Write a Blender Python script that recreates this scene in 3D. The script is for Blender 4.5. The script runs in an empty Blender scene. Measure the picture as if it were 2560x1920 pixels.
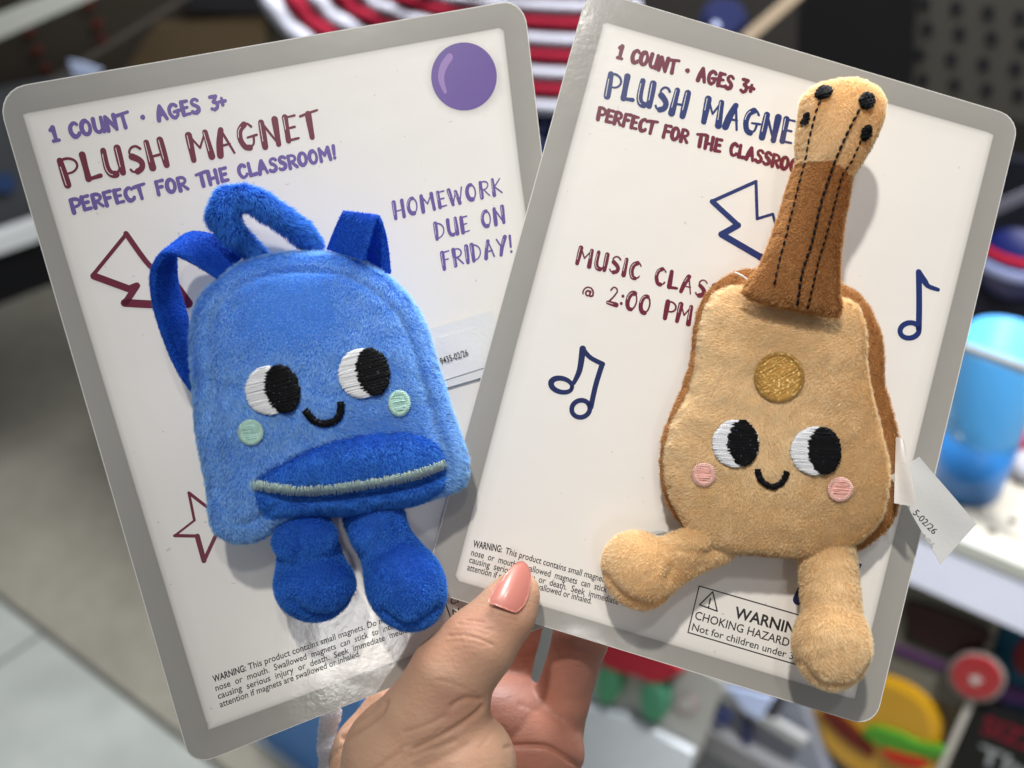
import bpy, math, numpy as np
from mathutils import Matrix, Vector
from mathutils.geometry import delaunay_2d_cdt
rng = np.random.RandomState(7)
SC = bpy.context.scene
COL = SC.collection
# ---------------------------------------------------------------- camera
FPX = 2800.0                       # focal length in photo pixels (2560 wide)
PITCH = math.radians(33.7)
cp_, sp_ = math.cos(PITCH), math.sin(PITCH)
CAMLOC = np.array([0.0, 0.0, 1.35])
RCAM = np.array([[1, 0, 0], [0, sp_, -cp_], [0, cp_, sp_]]).astype(float)   # columns: cam x, cam y, cam z in world
RCAM = np.array([[1, 0, 0], [0, sp_, -cp_], [0, cp_, sp_]], float)
cam = bpy.data.cameras.new('camera')
cam.sensor_width = 36; cam.lens = 36 * FPX / 2560
cam.clip_start = 0.01; cam.clip_end = 60
cam.dof.use_dof = True; cam.dof.focus_distance = 0.306
cam.dof.aperture_fstop = cam.lens / 4.4
camo = bpy.data.objects.new('camera', cam); COL.objects.link(camo)
M = Matrix.Identity(4)
for i in range(3):
    for j in range(3): M[i][j] = RCAM[i, j]
M.translation = Vector(CAMLOC)
camo.matrix_world = M
SC.camera = camo
# ---------------------------------------------------------------- light
w = bpy.data.worlds.new('World'); SC.world = w; w.use_nodes = True
bg = w.node_tree.nodes['Background']; bg.inputs[0].default_value = (0.88, 0.95, 1.06, 1); bg.inputs[1].default_value = 0.19
def c2w(p): return CAMLOC + RCAM @ np.asarray(p, float)
def lamp(dirc, dist, size, power, color, target=(0, 0, -0.31)):
    d = np.array(dirc, float); d /= np.linalg.norm(d)
    L = bpy.data.lights.new('area_lamp', 'AREA'); L.shape = 'DISK'; L.size = size; L.energy = power; L.color = color
    o = bpy.data.objects.new('area_lamp', L); COL.objects.link(o)
    t = c2w(target); o.location = Vector(t + RCAM @ d * dist)
    z = Vector(RCAM @ d); o.rotation_euler = z.to_track_quat('Z', 'Y').to_euler()
    return o
_s = lamp((-0.20, 0.78, 0.92), 1.75, 0.085, 1, (1.0, 0.955, 0.89), target=(.085, .02, -.31))
_sl = bpy.data.lights.new('track_spot', 'SPOT'); _sl.energy = 88; _sl.color = (1.0, 0.955, 0.89); _sl.spot_size = math.radians(17.5); _sl.spot_blend = 1.0; _sl.shadow_soft_size = .042
_s.data = _sl; _s.name = 'track_spot'
lamp((0.10, 0.62, 1.05), 1.9, 0.12, 4, (1.0, 0.97, 0.93))
lamp((0.105, 0.84, 0.53), 1.9, 1.0, 75, (0.95, 0.97, 1.0), target=(0.1, -.3, -1.6))  # added overhead fill that brightens the floor and shelves
_t = lamp((-0.28, 1.42, 1.85), 2.35, .3, 1, (.97, .98, 1.0), target=(.78, -.42, -1.25))
_sl = bpy.data.lights.new('shelf_fill', 'SPOT'); _sl.energy = 400; _sl.color = (.97, .98, 1.0); _sl.spot_size = math.radians(34); _sl.spot_blend = .5; _sl.shadow_soft_size = .12; _t.data = _sl; _t.name = 'shelf_fill'  # added fill spot that brightens the shelf fronts
lamp((0.14, -0.115, 0.987), 3.0, 0.22, 4.5, (1.0, 0.98, 0.95), target=(-.042, -.086, -.306))  # added lamp behind the camera, gives the left card its crinkled highlights
SC.view_settings.view_transform = 'Standard'; SC.view_settings.look = 'None'
SC.view_settings.exposure = 0.0; SC.view_settings.gamma = 1.0
SC.cycles.max_bounces = 6; SC.cycles.diffuse_bounces = 3; SC.cycles.glossy_bounces = 3
SC.cycles.transparent_max_bounces = 8; SC.cycles.caustics_reflective = False
SC.cycles.use_denoising = True
# ---------------------------------------------------------------- maths helpers
def s2l(c):
    c = np.array(c[:3], float) / 255.0
    return tuple(np.where(c <= 0.04045, c / 12.92, ((c + 0.055) / 1.055) ** 2.4)) + (1.0,)
def ray(px, py): return np.array([(px - 1280) / FPX, -(py - 960) / FPX, -1.0])
def cpt(px, py, d): return ray(px, py) * d
class Frame:                       # a plane in camera space; local x, y along it, h towards the viewer
    def __init__(s, n, through, up=(0, 1, 0)):
        n = np.array(n, float); n /= np.linalg.norm(n)
        y = np.array(up, float); y -= n * (n @ y); y /= np.linalg.norm(y)
        x = np.cross(y, n)
        s.R = np.stack([x, y, n], 1); s.o = cpt(*through)
    def at(s, px, py, h=0.0):
        d = ray(px, py); n = s.R[:, 2]
        t = (n @ s.o + h) / (n @ d)
        return s.R.T @ (d * t - s.o)
    def pts(s, P, h=0.0): return np.array([s.at(p[0], p[1], h) for p in P])
    def depth(s, px, py): d = ray(px, py); n = s.R[:, 2]; return (n @ s.o) / (n @ d)
    def mat(s):
        R = RCAM @ s.R; t = c2w(s.o); m = Matrix.Identity(4)
        for i in range(3):
            for j in range(3): m[i][j] = R[i, j]
            m[i][3] = t[i]
        return m
class WFrame(Frame):               # the same from world vectors (camera space inside)
    def __init__(s, x, z, o):
        x = np.array(x, float); x /= np.linalg.norm(x); y = np.array(z, float)
        n = np.cross(x, y)
        s.R = RCAM.T @ np.stack([x, y, n], 1); s.o = RCAM.T @ (np.array(o, float) - CAMLOC)
CARD_L = Frame((0.14, 0.05, 0.99), (1300, 400, 0.3205))
CARD_R = Frame((0.03, 0.07, 0.995), (1300, 400, 0.3165))
def smooth_closed(P, n=6):
    P = np.array(P, float); N = len(P); out = []
    for i in range(N):
        p0, p1, p2, p3 = P[i - 1], P[i], P[(i + 1) % N], P[(i + 2) % N]
        for k in range(n):
            t = k / n
            out.append(.5 * ((2 * p1) + (p2 - p0) * t + (2 * p0 - 5 * p1 + 4 * p2 - p3) * t * t + (3 * p1 - p0 - 3 * p2 + p3) * t ** 3))
    return np.array(out)
def smooth_open(P, n=6):
    P = np.array(P, float); N = len(P); out = []
    for i in range(N - 1):
        p0, p1, p2, p3 = P[max(i - 1, 0)], P[i], P[i + 1], P[min(i + 2, N - 1)]
        for k in range(n):
            t = k / n
            out.append(.5 * ((2 * p1) + (p2 - p0) * t + (2 * p0 - 5 * p1 + 4 * p2 - p3) * t * t + (3 * p1 - p0 - 3 * p2 + p3) * t ** 3))
    out.append(P[-1]); return np.array(out)
def resample(P, step, closed=True):
    P = np.array(P, float); Q = np.vstack([P, P[:1]]) if closed else P
    s = np.r_[0, np.cumsum(np.linalg.norm(np.diff(Q, axis=0), axis=1))]
    n = max(3, int(round(s[-1] / step)))
    t = np.linspace(0, s[-1], n + (1 if not closed else 0), endpoint=not closed)
    return np.stack([np.interp(t, s, Q[:, k]) for k in range(P.shape[1])], 1)
def inside(P, poly):
    x, y = P[:, 0], P[:, 1]; r = np.zeros(len(P), bool); n = len(poly)
    for i in range(n):
        x1, y1 = poly[i][:2]; x2, y2 = poly[(i + 1) % n][:2]
        if y1 == y2: continue
        c = ((y1 > y) != (y2 > y)) & (x < (x2 - x1) * (y - y1) / (y2 - y1) + x1)
        r ^= c
    return r
def dist_poly(P, poly, closed=True):
    D = np.full(len(P), 1e9); n = len(poly)
    for i in range(n if closed else n - 1):
        a = np.array(poly[i][:2]); b = np.array(poly[(i + 1) % n][:2]); ab = b - a
        t = np.clip(((P[:, :2] - a) @ ab) / (ab @ ab + 1e-18), 0, 1)
        D = np.minimum(D, np.linalg.norm(P[:, :2] - (a + t[:, None] * ab), axis=1))
    return D
def fill(poly, spacing, jitter=0.25):
    """triangulate a polygon with interior points; returns 2-D verts, tris, number of border verts (first)"""
    poly = np.array(poly, float)[:, :2]
    lo, hi = poly.min(0), poly.max(0)
    gx = np.arange(lo[0], hi[0], spacing); gy = np.arange(lo[1], hi[1], spacing * .87)
    X, Y = np.meshgrid(gx, gy); X[1::2] += spacing / 2
    G = np.stack([X.ravel(), Y.ravel()], 1) + rng.uniform(-jitter, jitter, (X.size, 2)) * spacing
    G = G[inside(G, poly)]
    if len(G): G = G[dist_poly(G, poly) > spacing * .45]
    n = len(poly); V = np.vstack([poly, G]) * 1000.0
    ed = [(i, (i + 1) % n) for i in range(n)]
    v, e, f, ov, oe, of = delaunay_2d_cdt([Vector(p) for p in V], ed, [], 1, 1e-5)
    v = np.array([(p.x, p.y) for p in v]) / 1000.0
    T = np.array([list(t) for t in f if len(t) == 3])
    a, b, c = v[T[:, 0]], v[T[:, 1]], v[T[:, 2]]
    ar = (b[:, 0] - a[:, 0]) * (c[:, 1] - a[:, 1]) - (b[:, 1] - a[:, 1]) * (c[:, 0] - a[:, 0])
    T[ar < 0] = T[ar < 0][:, ::-1]
    return v, T, n
# ---------------------------------------------------------------- object helpers
def mesh(name, V, F, mats, parent=None, smooth=True, attrs=None, mi=None, matrix=None):
    me = bpy.data.meshes.new(name)
    if isinstance(F, np.ndarray):
        k = F.shape[1]; me.vertices.add(len(V)); me.vertices.foreach_set('co', np.asarray(V, np.float32).ravel())
        me.loops.add(F.size); me.loops.foreach_set('vertex_index', F.astype(np.int32).ravel())
        me.polygons.add(len(F)); me.polygons.foreach_set('loop_start', np.arange(0, F.size, k, dtype=np.int32))
        me.update(calc_edges=True)
    else: me.from_pydata([tuple(map(float, v)) for v in V], [], [tuple(map(int, f)) for f in F])
    for m in (mats if isinstance(mats, (list, tuple)) else [mats]): me.materials.append(m)
    if mi is not None: me.polygons.foreach_set('material_index', np.asarray(mi, np.int32))
    me.polygons.foreach_set('use_smooth', np.full(len(me.polygons), smooth))
    for k_, a in (attrs or {}).items():
        at = me.attributes.new(k_, 'FLOAT', 'POINT'); at.data.foreach_set('value', np.asarray(a, np.float32))
    me.update(); me.validate()
    o = bpy.data.objects.new(name, me); COL.objects.link(o)
    if parent is not None: o.parent = parent
    elif matrix is not None: o.matrix_world = matrix
    return o
def tag(o, label=None, cat=None, group=None, kind=None):
    for k_, v_ in (('label', label), ('category', cat), ('group', group), ('kind', kind)):
        if v_: o[k_] = v_
    return o
def empty(name, matrix, label, cat, group=None):
    o = bpy.data.objects.new(name, None); COL.objects.link(o); o.matrix_world = matrix; o.empty_display_size = .01
    return tag(o, label, cat, group)
# ---------------------------------------------------------------- materials
class NT:
    def __init__(s, name):
        s.m = bpy.data.materials.new(name); s.m.use_nodes = True; s.t = s.m.node_tree
        s.p = s.t.nodes['Principled BSDF']; s.out = s.t.nodes['Material Output']
    def n(s, typ, **kw):
        nd = s.t.nodes.new(typ)
        for k_, v_ in kw.items():
            if k_.startswith('_'): setattr(nd, k_[1:], v_)
            else: nd.inputs[k_.replace('__', ' ')].default_value = v_
        return nd
    def l(s, a, b): s.t.links.new(a, b)
    def mixc(s, fac, a, b, blend='MIX'):
        m = s.n('ShaderNodeMix', _data_type='RGBA', _blend_type=blend)
        for sock, v_ in ((m.inputs[0], fac), (m.inputs[6], a), (m.inputs[7], b)):
            if hasattr(v_, 'links') or hasattr(v_, 'node'): s.l(v_, sock)
            else: sock.default_value = v_
        return m.outputs[2]
    def math(s, op, a, b=0.0, clamp=False):
        m = s.n('ShaderNodeMath', _operation=op, _use_clamp=clamp)
        for i, v_ in enumerate((a, b)):
            if hasattr(v_, 'node'): s.l(v_, m.inputs[i])
            else: m.inputs[i].default_value = v_
        return m.outputs[0]
    def noise(s, scale, detail=3, coord='Object', dist=0.0, vscale=None):
        tc = s.n('ShaderNodeTexCoord'); o = tc.outputs[coord]
        if vscale:
            mp = s.n('ShaderNodeMapping'); mp.inputs['Scale'].default_value = vscale; s.l(o, mp.inputs[0]); o = mp.outputs[0]
        nz = s.n('ShaderNodeTexNoise', Scale=scale, Detail=detail, Distortion=dist); s.l(o, nz.inputs[0]); return nz.outputs[0]
    def bump(s, h, strength, distance, link=True):
        b = s.n('ShaderNodeBump', Strength=strength, Distance=distance); s.l(h, b.inputs['Height'])
        if link: s.l(b.outputs[0], s.p.inputs['Normal'])
        return b.outputs[0]
    def set(s, **kw):
        for k_, v_ in kw.items():
            k_ = k_.replace('__', ' ')
            if hasattr(v_, 'node'): s.l(v_, s.p.inputs[k_])
            else: s.p.inputs[k_].default_value = v_
def plain(name, rgb, rough=.5, bumpsc=None, bs=.2, var=.12, varsc=30, **kw):
    t = NT(name); c = s2l(rgb); d = tuple(x * (1 - var) for x in c[:3]) + (1,)
    t.set(Base__Color=t.mixc(t.noise(varsc), d, c), Roughness=rough)
    if bumpsc: t.bump(t.noise(bumpsc, 4), bs, .0005)
    t.set(**kw); return t.m
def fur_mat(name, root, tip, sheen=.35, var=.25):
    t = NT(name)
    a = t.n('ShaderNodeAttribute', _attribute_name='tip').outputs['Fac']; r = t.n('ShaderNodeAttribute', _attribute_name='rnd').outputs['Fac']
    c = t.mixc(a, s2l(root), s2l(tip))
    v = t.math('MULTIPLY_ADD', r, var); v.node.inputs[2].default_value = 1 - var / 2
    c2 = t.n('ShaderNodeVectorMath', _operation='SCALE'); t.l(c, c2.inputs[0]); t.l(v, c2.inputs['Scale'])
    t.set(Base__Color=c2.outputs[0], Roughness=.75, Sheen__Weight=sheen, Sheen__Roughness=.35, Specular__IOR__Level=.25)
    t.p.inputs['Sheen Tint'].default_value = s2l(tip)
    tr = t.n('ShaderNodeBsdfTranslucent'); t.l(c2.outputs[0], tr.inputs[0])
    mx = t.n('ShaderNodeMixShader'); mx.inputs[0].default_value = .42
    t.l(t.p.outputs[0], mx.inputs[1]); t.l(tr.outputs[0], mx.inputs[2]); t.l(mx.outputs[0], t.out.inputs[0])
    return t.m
def thread_mat(name, c1, c2, angle=0.0, pitch=.00045, metal=0.0, spark=None, rough=.35, sheen=.2, spec=.5):
    t = NT(name); tc = t.n('ShaderNodeTexCoord'); mp = t.n('ShaderNodeMapping')
    mp.inputs['Rotation'].default_value = (0, 0, angle); t.l(tc.outputs['Object'], mp.inputs[0])
    nz = t.n('ShaderNodeTexNoise', Scale=900.0, Detail=2.0); t.l(mp.outputs[0], nz.inputs[0])
    wv = t.n('ShaderNodeTexWave', _bands_direction='X', Scale=6.283 / 20 / pitch, Distortion=1.5, Detail=2.0)
    wv.inputs['Detail Scale'].default_value = 4.0
    t.l(mp.outputs[0], wv.inputs[0])
    h = t.math('MULTIPLY_ADD', nz.outputs[0], .5); t.l(wv.outputs[1], h.node.inputs[2])
    c = t.mixc(t.math('MULTIPLY', h, .66), s2l(c1), s2l(c2))
    if spark:
        n2 = t.n('ShaderNodeTexNoise', Scale=1500.0, Detail=1.0); t.l(tc.outputs['Object'], n2.inputs[0])
        k_ = t.math('GREATER_THAN', n2.outputs[0], .64 if metal > .1 else .7); c = t.mixc(k_, c, s2l(spark))  # thread glints painted into the colour as pale specks
    t.set(Base__Color=c, Roughness=rough, Metallic=metal, Sheen__Weight=sheen, Specular__IOR__Level=spec)
    t.bump(h, .55, .0002); return t.m
MT = {}
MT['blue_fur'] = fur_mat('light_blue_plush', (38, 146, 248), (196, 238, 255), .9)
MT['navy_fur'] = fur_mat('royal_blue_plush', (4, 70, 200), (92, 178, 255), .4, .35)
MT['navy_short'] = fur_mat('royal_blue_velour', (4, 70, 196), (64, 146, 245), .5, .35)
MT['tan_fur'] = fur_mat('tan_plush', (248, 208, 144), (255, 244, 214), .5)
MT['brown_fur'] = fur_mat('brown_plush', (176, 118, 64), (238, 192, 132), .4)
MT['white_thread'] = thread_mat('white_thread', (220, 221, 226), (252, 252, 253), .5)
MT['black_thread'] = thread_mat('black_thread', (1, 1, 3), (5, 6, 11), .9, rough=.6, spark=(70, 72, 92), sheen=0.0, spec=.2)
MT['mint_thread'] = thread_mat('mint_thread', (160, 214, 196), (222, 248, 228), 1.7)
MT['mint_base'] = thread_mat('mint_thread_fill', (140, 196, 196), (204, 236, 218), 1.7)
MT['pink_base'] = thread_mat('pink_thread_fill', (232, 158, 142), (250, 200, 186), 1.5)
MT['pink_thread'] = thread_mat('pink_thread', (236, 172, 156), (255, 218, 206), 1.5)
MT['gold_thread'] = thread_mat('gold_thread', (136, 92, 26), (226, 174, 78), .7, metal=.25, rough=.3, spark=(255, 226, 150))
MT['zip_thread'] = thread_mat('zip_thread', (142, 184, 200), (226, 240, 218), 1.9, spark=(222, 240, 214), rough=.3, metal=.2)
MT['maroon'] = plain('maroon_ink', (112, 22, 52), .3, Coat__Weight=.4)
MT['navyink'] = plain('navy_ink', (28, 48, 112), .3, Coat__Weight=.4)
MT['navydark'] = plain('dark_navy_ink', (22, 36, 92), .3, Coat__Weight=.4)
MT['purple'] = plain('violet_ink', (112, 90, 160), .3, Coat__Weight=.4)
MT['lilac'] = plain('lilac_ink', (160, 132, 190), .3)
MT['black'] = plain('black_ink', (38, 36, 38), .35)
MT['paperwhite'] = plain('unprinted_white', (236, 232, 224), .35)
MT['paper'] = plain('label_paper', (232, 232, 230), .6, 900, .15, .05)
def card_mat():
    t = NT('coated_card_print'); d = t.n('ShaderNodeAttribute', _attribute_name='d').outputs['Fac']
    rp = t.n('ShaderNodeValToRGB'); e = rp.color_ramp.elements; t.l(t.math('MULTIPLY_ADD', d, .1), rp.inputs[0])
    rp.inputs[0].links[0].from_node.inputs[2].default_value = .5      # +-5 mm
    g = s2l((160, 157, 150)); e[0].position = 0.0; e[0].color = g
    e[1].position = 1.0; e[1].color = s2l((238, 234, 227))
    for p_, c_ in ((.478, (154, 151, 144)), (.492, (138, 135, 128)), (.503, (170, 167, 160)), (.545, (212, 208, 201)), (.66, (231, 227, 220))):
        q = e.new(p_); q.color = s2l(c_)
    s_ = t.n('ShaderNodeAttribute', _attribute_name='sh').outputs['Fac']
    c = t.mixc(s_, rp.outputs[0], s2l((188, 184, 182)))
    fl = t.math('GREATER_THAN', t.noise(420, 2), .745); c = t.mixc(t.math('MULTIPLY', fl, .35), c, s2l((150, 150, 150)))
    t.set(Base__Color=c, Roughness=.42, Coat__Weight=.6, Coat__Roughness=.12, Specular__IOR__Level=.4)
    n1 = t.noise(700, 3); n2 = t.noise(60, 2); n3 = t.noise(14, 1)
    a_ = t.n('ShaderNodeAttribute', _attribute_name='wr').outputs['Fac']
    h = t.math('ADD', t.math('MULTIPLY', n1, t.math('MULTIPLY_ADD', a_, .24)), t.math('MULTIPLY', n2, 1.4))
    h.node.inputs[0].links[0].from_node.inputs[1].links[0].from_node.inputs[2].default_value = .05
    h = t.math('ADD', h, t.math('MULTIPLY', n3, 5.0))
    b = t.bump(h, 1.0, .0001); t.l(b, t.p.inputs['Coat Normal']); return t.m
MT['card'] = card_mat()
MT['cardedge'] = plain('raw_card_edge', (226, 224, 218), .8, 3000, .3)
def skin_mat():
    t = NT('skin'); r = t.n('ShaderNodeAttribute', _attribute_name='red').outputs['Fac']
    base = t.mixc(t.noise(90, 4), s2l((188, 148, 122)), s2l((204, 166, 138)))
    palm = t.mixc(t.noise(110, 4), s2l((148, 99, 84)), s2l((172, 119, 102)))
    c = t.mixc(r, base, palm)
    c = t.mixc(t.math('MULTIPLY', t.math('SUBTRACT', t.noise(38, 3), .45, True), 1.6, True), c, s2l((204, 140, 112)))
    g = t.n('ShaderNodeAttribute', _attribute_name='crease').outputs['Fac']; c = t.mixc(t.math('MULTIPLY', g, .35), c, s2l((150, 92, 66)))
    t.set(Base__Color=c, Roughness=.52, Specular__IOR__Level=.38, Subsurface__Weight=.22, Subsurface__Scale=.002)
    t.p.inputs['Subsurface Radius'].default_value = (1.0, .35, .2)
    v = t.n('ShaderNodeTexVoronoi', Scale=1000.0); tc = t.n('ShaderNodeTexCoord'); t.l(tc.outputs['Object'], v.inputs[0])
    h = t.math('ADD', t.math('MULTIPLY', v.outputs[0], .5), t.math('MULTIPLY', t.noise(350, 4, vscale=(1, 2.5, 1)), 1.2))
    h = t.math('ADD', h, t.math('MULTIPLY', t.noise(150, 3, vscale=(1, 1.8, 1)), 1.6)); t.bump(h, .5, .0002); return t.m
MT['skin'] = skin_mat()
MT['nail'] = plain('peach_nail_lacquer', (210, 132, 118), .36, Coat__Weight=.5, Coat__Roughness=.16, var=.03)
MT['clear'] = plain('clear_plastic', (240, 244, 248), .05, Transmission__Weight=.95, var=0)
# ================================================================ printed cards
def homography(src, dst):
    A = []
    for (x, y), (u, v) in zip(src, dst):
        A.append([x, y, 1, 0, 0, 0, -u * x, -u * y, -u]); A.append([0, 0, 0, x, y, 1, -v * x, -v * y, -v])
    return np.linalg.svd(np.array(A))[2][-1].reshape(3, 3)
def hap(H, P):
    P = np.asarray(P, float); q = np.c_[P[:, :2], np.ones(len(P))] @ H.T; return q[:, :2] / q[:, 2:]
CW, CH = 130.0, 181.0
class Card:
    def __init__(s, fr, quad, inner, label, shade=None, wr=None):
        s.fr = fr; s.quad = quad
        s.H = homography([(0, 0), (CW, 0), (CW, CH), (0, CH)], quad); s.Hi = np.linalg.inv(s.H)
        s.root = empty('display_card', fr.mat(), label, 'card'); s.lift = 0.00005
        r = 6.2; o = []
        for cx, cy, a0 in ((r, r, 180), (CW - r, r, 270), (CW - r, CH - r, 0), (r, CH - r, 90)):
            for k in range(9): a = math.radians(a0 + k * 90 / 8); o.append((cx + r * math.cos(a), cy + r * math.sin(a)))
        px = hap(s.H, resample(o, 1.6)); Bo = fr.pts(px)[:, :2]
        oi = np.array(o); oi = np.array([CW / 2, CH / 2]) + (oi - [CW / 2, CH / 2]) * [1 - .5 / CW, 1 - .5 / CH]; B = fr.pts(hap(s.H, resample(oi, 1.6)))[:, :2]
        v, T, n = fill(B, .0018); nv = len(v)
        inn = fr.pts(inner)[:, :2]; D = dist_poly(v, inn); D = np.where(inside(v, inn), D, -D) * 1000
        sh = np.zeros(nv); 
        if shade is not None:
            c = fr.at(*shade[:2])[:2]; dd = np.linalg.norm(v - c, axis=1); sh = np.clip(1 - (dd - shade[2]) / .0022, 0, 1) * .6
        wrv = np.zeros(nv)
        for (wx, wy, wr_) in (wr or []):
            c = fr.at(wx, wy)[:2]; wrv = np.maximum(wrv, np.exp(-(np.linalg.norm(v - c, axis=1) / wr_) ** 2))
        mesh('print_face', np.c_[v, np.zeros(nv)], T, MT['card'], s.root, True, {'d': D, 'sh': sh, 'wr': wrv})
        # board: sides and back
        B = Bo; nb = len(B); V = np.vstack([np.c_[B, np.full(nb, -.00003)], np.c_[B, np.full(nb, -.0007)]])
        F = [(i, i + nb, (i + 1) % nb + nb, (i + 1) % nb) for i in range(nb)] + [tuple(range(2 * nb - 1, nb - 1, -1))] + [tuple(range(nb))]
        mesh('board', V, F, MT['cardedge'], s.root, False)
        s.k = 0
    def mm(s, px): return hap(s.Hi, np.atleast_2d(px))
    def put(s, name, V, F, mats, lift, mi=None, label=None):
        """V in card millimetres"""
        px = hap(s.H, V); L = np.array([s.fr.at(x, y, lift + z) for (x, y), z in zip(px, V[:, 2] if V.shape[1] > 2 else np.zeros(len(V)))])
        o = mesh(name, L, F, mats, s.root, False, mi=mi); 
        if label: o['label'] = label
        return o
def strip(P, W, caps=True):
    """ribbon polygon of varying width along P (2-D); returns verts, one n-gon split in quads"""
    P = np.asarray(P, float); n = len(P); W = np.broadcast_to(np.asarray(W, float), (n,))
    T = np.gradient(P, axis=0); T /= np.linalg.norm(T, axis=1)[:, None] + 1e-12; N = np.stack([-T[:, 1], T[:, 0]], 1)
    L = P + N * W[:, None] / 2; R = P - N * W[:, None] / 2
    V = np.vstack([L, R]); F = [(i, i + 1, n + i + 1, n + i) for i in range(n - 1)]
    if caps:
        for e, sg in ((0, -1), (n - 1, 1)):
            b = len(V); m = 7; th = np.linspace(-math.pi / 2, math.pi / 2, m)
            arc = P[e] + (sg * T[e] * np.cos(th)[:, None] + N[e] * np.sin(th)[:, None]) * W[e] / 2
            V = np.vstack([V, arc]); F.append(tuple(range(b, b + m)))
    return V, F
# hand lettered skeletons: (width, [(weight, points)]) cap height 1, y up
def arc(cx, cy, rx, ry, a0, a1, n=10): return [(cx + rx * math.cos(math.radians(a0 + (a1 - a0) * i / n)), cy + ry * math.sin(math.radians(a0 + (a1 - a0) * i / n))) for i in range(n + 1)]
G = {
 'P': (.60, [('b', [(.12, 0), (.08, .95)]), ('t', [(.06, .95)] + arc(.26, .70, .32, .28, 90, -90) + [(.12, .40)])]),
 'L': (.58, [('b', [(.10, 1), (.12, .06)]), ('m', [(.12, .05), (.52, .10)])]),
 'U': (.70, [('b', [(.10, 1), (.10, .35), (.20, .08), (.34, .03)]), ('t', [(.34, .03), (.50, .2), (.56, .5)]), ('b', [(.56, 1), (.58, .04)])]),
 'S': (.58, [('t', [(.50, .86), (.38, .98), (.22, .96), (.12, .80), (.18, .62)]), ('b', [(.18, .62), (.36, .48), (.46, .32), (.42, .12), (.26, .02)]), ('t', [(.26, .02), (.12, .04), (.05, .14)])]),
 'H': (.70, [('b', [(.10, 1), (.10, 0)]), ('t', [(.10, .42), (.56, .46)]), ('b', [(.56, 1), (.58, 0)])]),
 'M': (.86, [('b', [(.10, .98), (.10, 0)]), ('t', [(.12, .96), (.40, .42)]), ('t', [(.40, .42), (.68, .98)]), ('b', [(.68, .98), (.74, 0)])]),
 'A': (.68, [('b', [(.30, .98), (.16, .5), (.08, 0)]), ('t', [(.30, .98), (.44, .5), (.58, 0)]), ('t', [(.14, .36), (.50, .38)])]),
 'G': (.74, [('t', [(.56, .84), (.44, .98), (.32, .97)]), ('b', [(.32, .97), (.14, .78), (.10, .42), (.22, .10), (.38, .03)]), ('t', [(.38, .03), (.54, .16), (.58, .44)]), ('t', [(.36, .44), (.70, .48)])]),
 'N': (.74, [('b', [(.10, .98), (.08, 0)]), ('t', [(.12, .96), (.56, .04)]), ('b', [(.60, 1), (.58, 0)])]),
 'E': (.58, [('b', [(.12, .98), (.12, .04)]), ('t', [(.12, .97), (.48, .99)]), ('t', [(.12, .52), (.42, .54)]), ('t', [(.12, .04), (.50, .06)])]),
 'T': (.62, [('t', [(.0, .92), (.30, .98), (.66, 1.04)]), ('b', [(.30, .94), (.32, 0)])]),
 'O': (.68, [('b', arc(.32, .5, .24, .47, 80, 280)), ('t', arc(.32, .5, .24, .47, -80, 80))]),
 'W': (.92, [('b', [(.06, .98), (.20, .04)]), ('t', [(.20, .04), (.44, .80)]), ('b', [(.44, .80), (.60, .04)]), ('t', [(.60, .04), (.82, 1)])]),
 'R': (.64, [('b', [(.12, 0), (.10, .95)]), ('t', [(.10, .95)] + arc(.28, .72, .26, .25, 90, -90) + [(.14, .46)]), ('t', [(.26, .46), (.58, .02)])]),
 'K': (.66, [('b', [(.12, .98), (.12, 0)]), ('t', [(.56, .96), (.14, .46)]), ('t', [(.20, .50), (.60, .04)])]),
 'D': (.68, [('b', [(.12, .98), (.12, .02)]), ('t', [(.12, .96)] + arc(.16, .5, .42, .46, 80, -80) + [(.12, .04)])]),
 'F': (.58, [('b', [(.12, .96), (.12, 0)]), ('t', [(.10, .97), (.52, 1.0)]), ('t', [(.12, .52), (.42, .54)])]),
 'I': (.26, [('b', [(.12, .98), (.12, .02)])]),
 'Y': (.64, [('t', [(.06, .98), (.30, .46)]), ('b', [(.58, 1.0), (.34, .46), (.22, 0)])]),
 'C': (.62, [('t', [(.52, .84), (.42, .97), (.32, .97)]), ('b', [(.32, .97), (.14, .78), (.10, .42), (.22, .08), (.36, .03)]), ('t', [(.36, .03), (.50, .10), (.56, .22)])]),
 '1': (.44, [('t', [(.08, .80), (.24, .98)]), ('b', [(.24, .96), (.24, .04)]), ('t', [(.08, .03), (.40, .03)])]),
 '3': (.50, [('t', [(.06, .97), (.42, .97)]), ('t', [(.42, .97), (.24, .62)]), ('b', [(.24, .60), (.42, .44), (.40, .16), (.22, .03)]), ('t', [(.22, .03), (.06, .12)])]),
 '+': (.46, [('t', [(.22, .72), (.22, .24)]), ('t', [(.02, .48), (.42, .48)])]),
 '!': (.28, [('m', [(.14, 1.0), (.12, .34)]), ('m', [(.12, .06), (.122, .04)])]),
 '2': (.62, [('t', [(.10, .78), (.22, .97), (.40, .94), (.46, .76)]), ('t', [(.46, .76), (.30, .42), (.08, .08)]), ('b', [(.08, .06), (.54, .04)])]),
 '0': (.66, [('b', arc(.30, .5, .24, .47, 80, 280)), ('t', arc(.30, .5, .24, .47, -80, 80))]),
 ':': (.22, [('m', [(.08, .66), (.082, .64)]), ('m', [(.08, .22), (.082, .20)])]),
 '@': (.72, [('t', arc(.34, .32, .12, .14, 20, 340)), ('t', [(.46, .46), (.46, .2)] + arc(.34, .34, .28, .32, -18, 200, 12))]),
 '•': (.42, [('d', [(.18, .48), (.182, .48)])]),
 ' ': (.52, []),
}
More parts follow.
